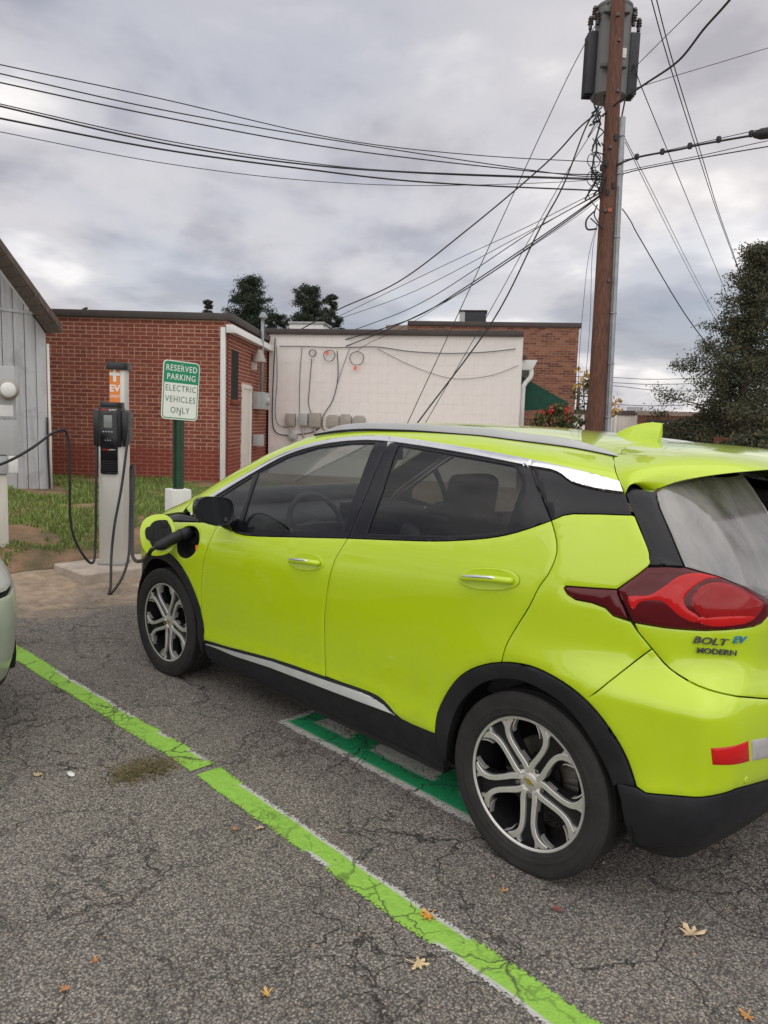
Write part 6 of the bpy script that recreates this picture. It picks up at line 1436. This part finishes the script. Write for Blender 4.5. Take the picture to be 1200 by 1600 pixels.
# ------------------------------------------------------------------ grass
def grass():
    rg = np.random.default_rng(9); n = 110000; y = rg.uniform(-4.6, 4.2, n); e = np.array([edge_x(v) for v in y]); x = e-.05+(12.6-e)*rg.uniform(0, 1, n)**1.5
    # worn patches stay bare
    from mathutils import noise as nz
    keep = np.array([nz.noise(Vector((a*.9, b*1.1, 3.3)))+.35*nz.noise(Vector((a*3, b*3, 1)))+(.10 if a > 6.3 else -.10)-(.7 if math.hypot((a-6.75)/.55, (b-.25)/.30) < 1 else 0)-(.6 if math.hypot((a-10.2)/1.1, (b+.95)/.45) < 1 else 0)-(.35 if math.hypot((a-5.8)/.35, (b-.2)/.5) < 1 else 0) > -.10+rg.uniform(-.12, .12) for a, b in zip(x, y)])
    cd_ = np.hypot(x-CH[0], y-CH[1]); keep &= ~((np.abs(x-CH[0]+.02) < .34) & (np.abs(y-CH[1]+.02) < .50))
    x, y = x[keep], y[keep]; n = len(x); z = np.array([BZ(a, b) for a, b in zip(x, y)])-.005
    hgt = rg.uniform(.02, .08, n)*np.where(x < 6.6, .8, 1.05); a = rg.uniform(0, 2*math.pi, n); lean = rg.uniform(.1, .75, n)*hgt; wd = rg.uniform(.004, .009, n)
    dx, dy = np.cos(a), np.sin(a); b0 = np.stack([x, y, z], 1); w_ = np.stack([-dy*wd, dx*wd, 0*wd], 1); mid = b0+np.stack([dx*lean*.35, dy*lean*.35, hgt*.6], 1); tip = b0+np.stack([dx*lean, dy*lean, hgt], 1)
    q1 = np.stack([b0-w_, b0+w_, mid+w_*.8, mid-w_*.8], 1); q2 = np.stack([mid-w_*.8, mid+w_*.8, tip+w_*.1, tip-w_*.1], 1); me = quads_np('grass', np.concatenate([q1, q2]))
    r_ = np.clip(rg.beta(2, 2.5, n), 0, 1); at = me.attributes.new('rnd', 'FLOAT', 'POINT'); at.data.foreach_set('value', np.tile(np.repeat(r_, 4), 2).astype(np.float32))
    m = foliage_mat('grass_blades', (.105, .165, .036), (.245, .335, .085), (.46, .43, .19)); link('grass', me, m, kind='stuff', label='rough green grass on the bank behind the charging station', cat='grass')
grass()
# grass tuft in the crack beside the line
def tuft(px, py, n, rad, lab):
    rg = np.random.default_rng(int(px)); c = onZ(px, py, 0); x = rg.normal(0, rad, n); y = rg.normal(0, rad*1.5, n); h = rg.uniform(.006, .022, n); a = rg.uniform(0, 6.28, n); l_ = rg.uniform(1, 4, n)*h
    b0 = np.stack([x, y, 0*x+.001], 1); w_ = np.stack([-np.sin(a), np.cos(a), 0*a], 1)*.0022; tip = b0+np.stack([np.cos(a)*l_, np.sin(a)*l_, h], 1); me = quads_np('grass_tuft', np.stack([b0-w_, b0+w_, tip+w_*.2, tip-w_*.2], 1))
    at = me.attributes.new('rnd', 'FLOAT', 'POINT'); at.data.foreach_set('value', np.repeat(rg.uniform(0, 1, n), 4).astype(np.float32)); o = link('grass_tuft', me, bpy.data.materials['tuft'], label=lab, cat='grass tuft', kind='stuff'); o.location = tuple(c)
foliage_mat('tuft', (.09, .085, .03), (.18, .15, .06), (.30, .20, .09))
tuft(214, 1208, 420, .05, 'dry grass tuft in the asphalt crack beside the painted line'); tuft(255, 1199, 90, .03, 'tiny brown weed beside the end of the painted line'); tuft(203, 905, 160, .05, 'small green weed at the concrete pad corner')

# ------------------------------------------------------------------ fallen leaves and litter
def leaf_mesh(seed, size):
    rg = random.Random(seed); pts = []; 
    for k in range(5):
        a = math.radians(-100+50*k+90); L_ = (1, .8, .95, .8, .75)[k]*size*rg.uniform(.75, 1.1)
        pts.append((a-.42, size*.40)); pts.append((a-.20, L_*.66)); pts.append((a-.24, L_*.78)); pts.append((a, L_)); pts.append((a+.22, L_*.72)); pts.append((a+.20, L_*.6))
    pts.append((-math.pi/2-.1, size*.12))
    V = []; 
    for a, r_ in pts: V.append((r_*math.cos(a), r_*math.sin(a), .004+.30*size*(r_/size)**2*abs(math.sin(a*2.5+seed))+rg.uniform(0, .004)))
    V.append((0, 0, .003)); n = len(pts); Fs = [(i, (i+1) % n, n) for i in range(n)]; n0 = len(V)
    V += [(-.0015, 0, .004), (.0015, 0, .004), (.003, -size*.8, .012), (0, -size*.8, .012)]; Fs.append((n0, n0+1, n0+2, n0+3)); return mesh_np('fallen_leaf', V, Fs)
LV = [(670, 1433, .040, (.62, .30, .045), 'orange maple leaf lying on the lime line'), (652, 1508, .045, (.62, .47, .27), 'tan curled maple leaf lying beside the lime line'), (1081, 1462, .048, (.66, .50, .32), 'pale tan maple leaf lying behind the rear wheel'), (418, 1555, .022, (.62, .38, .10), 'small yellow leaf on the open asphalt'), (404, 1295, .026, (.55, .42, .28), 'small tan leaf near the cracked line'), (58, 1213, .030, (.55, .42, .24), 'yellowish leaf lying beside a pale chip of litter'), (1168, 1590, .030, (.50, .25, .08), 'brown leaf at the corner behind the bumper'), (786, 1393, .020, (.55, .33, .14), 'small brown leaf below the rear tyre'), (870, 1424, .020, (.30, .08, .06), 'small dark red leaf behind the rear tyre'), (150, 1503, .018, (.50, .22, .08), 'tiny rusty leaf on the open asphalt'), (100, 1547, .020, (.50, .22, .08), 'rusty leaf fragment among the stones'), (366, 1298, .018, (.50, .22, .09), 'tiny rust leaf beside the small tan one')]
for k, (px, py, sz, col, lab) in enumerate(LV):
    t = simple('leaf_%d' % k, col, .8, var=.3, scale=40, bump=.3, bscale=90); o = link('fallen_leaf', leaf_mesh(k+3, sz), t, label=lab, cat='leaf', group='leaves on the asphalt'); o.location = tuple(onZ(px, py, .002)); o.rotation_euler = (0, 0, k*2.1)
    me_ = o.data; me_.polygons.foreach_set('use_smooth', [True]*len(me_.polygons))
c = onZ(111, 1210, .004); o = lathe('litter_chip', [(0, .006), (.018, .006), (.022, .003), (.020, 0)], M['white'], None, 12, loc=tuple(c), label='flat white chip of litter lying on the asphalt', cat='litter'); o.scale = (1.25, .6, 1)
# loose stones
def stones():
    rg = np.random.default_rng(4); V = []; n = 2600
    P_ = []
    while len(P_) < n:
        px, py = rg.uniform(0, 1200), 1000+600*rg.uniform(0, 1)**.8; q = onZ(px, py, 0)
        P_.append((q[0], q[1]))
    ico = [(1, 0, 0), (0, 1, 0), (-1, 0, 0), (0, -1, 0), (0, 0, 1)]; Fs = []; col = []
    for k, (x, y) in enumerate(P_):
        s_ = rg.uniform(.0018, .0048)*(1.8 if rg.uniform() < .04 else 1); a = rg.uniform(0, 6.28); n0 = len(V)
        for (i, j, q) in ico: u = i*s_*rg.uniform(.7, 1.3); v_ = j*s_*rg.uniform(.7, 1.3); V.append((x+u*math.cos(a)-v_*math.sin(a)+rg.normal(0, s_*.15), y+u*math.sin(a)+v_*math.cos(a), .0015+q*s_*.8)); col.append(0)
        c_ = rg.uniform(); col[-5:] = [c_]*5
        Fs += [(n0, n0+1, n0+4), (n0+1, n0+2, n0+4), (n0+2, n0+3, n0+4), (n0+3, n0, n0+4)]
    me = mesh_np('loose_stones', V, Fs); at = me.attributes.new('rnd', 'FLOAT', 'POINT'); at.data.foreach_set('value', np.array(col, np.float32))
    t = NT('stone_mix'); t.set(Base_Color=t.ramp(t.attr('rnd'), [(0, (.05, .047, .045)), (.5, (.16, .15, .14)), (.85, (.30, .28, .255)), (.93, (.34, .17, .08)), (1, (.48, .46, .43))]), Roughness=.9); link('loose_stones', me, t.m, kind='stuff', label='loose grit scattered over the asphalt', cat='gravel')
stones()

# ------------------------------------------------------------------ neighbouring silver car, backed into the next bay
def neighbour():
    def fn(c):
        if c.type == 'MESH':
            for i, s_ in enumerate(c.material_slots):
                if c.name.startswith('headlight'): s_.link = 'OBJECT'; s_.material = M['clear_lens']
                if s_.material is M['lime']: s_.link = 'OBJECT'; s_.material = M['silver_paint']
    r = CAR.copy(); COL.objects.link(r); r.name = 'silver_hatchback'
    setp(r, 'pale silver car at the edge of the next bay', 'car')
    for ch in list(CAR.children):
        if ch.name.split('.')[0] in ('badge_letters', 'charge_port', 'charge_flap', 'parking_sensor'): continue
        copy_tree(ch, r, fn)
    r.rotation_euler = (0, 0, math.pi+.30); r.location = (NBX, NBY, 0)
NBX, NBY = 5.17, 3.385
neighbour()
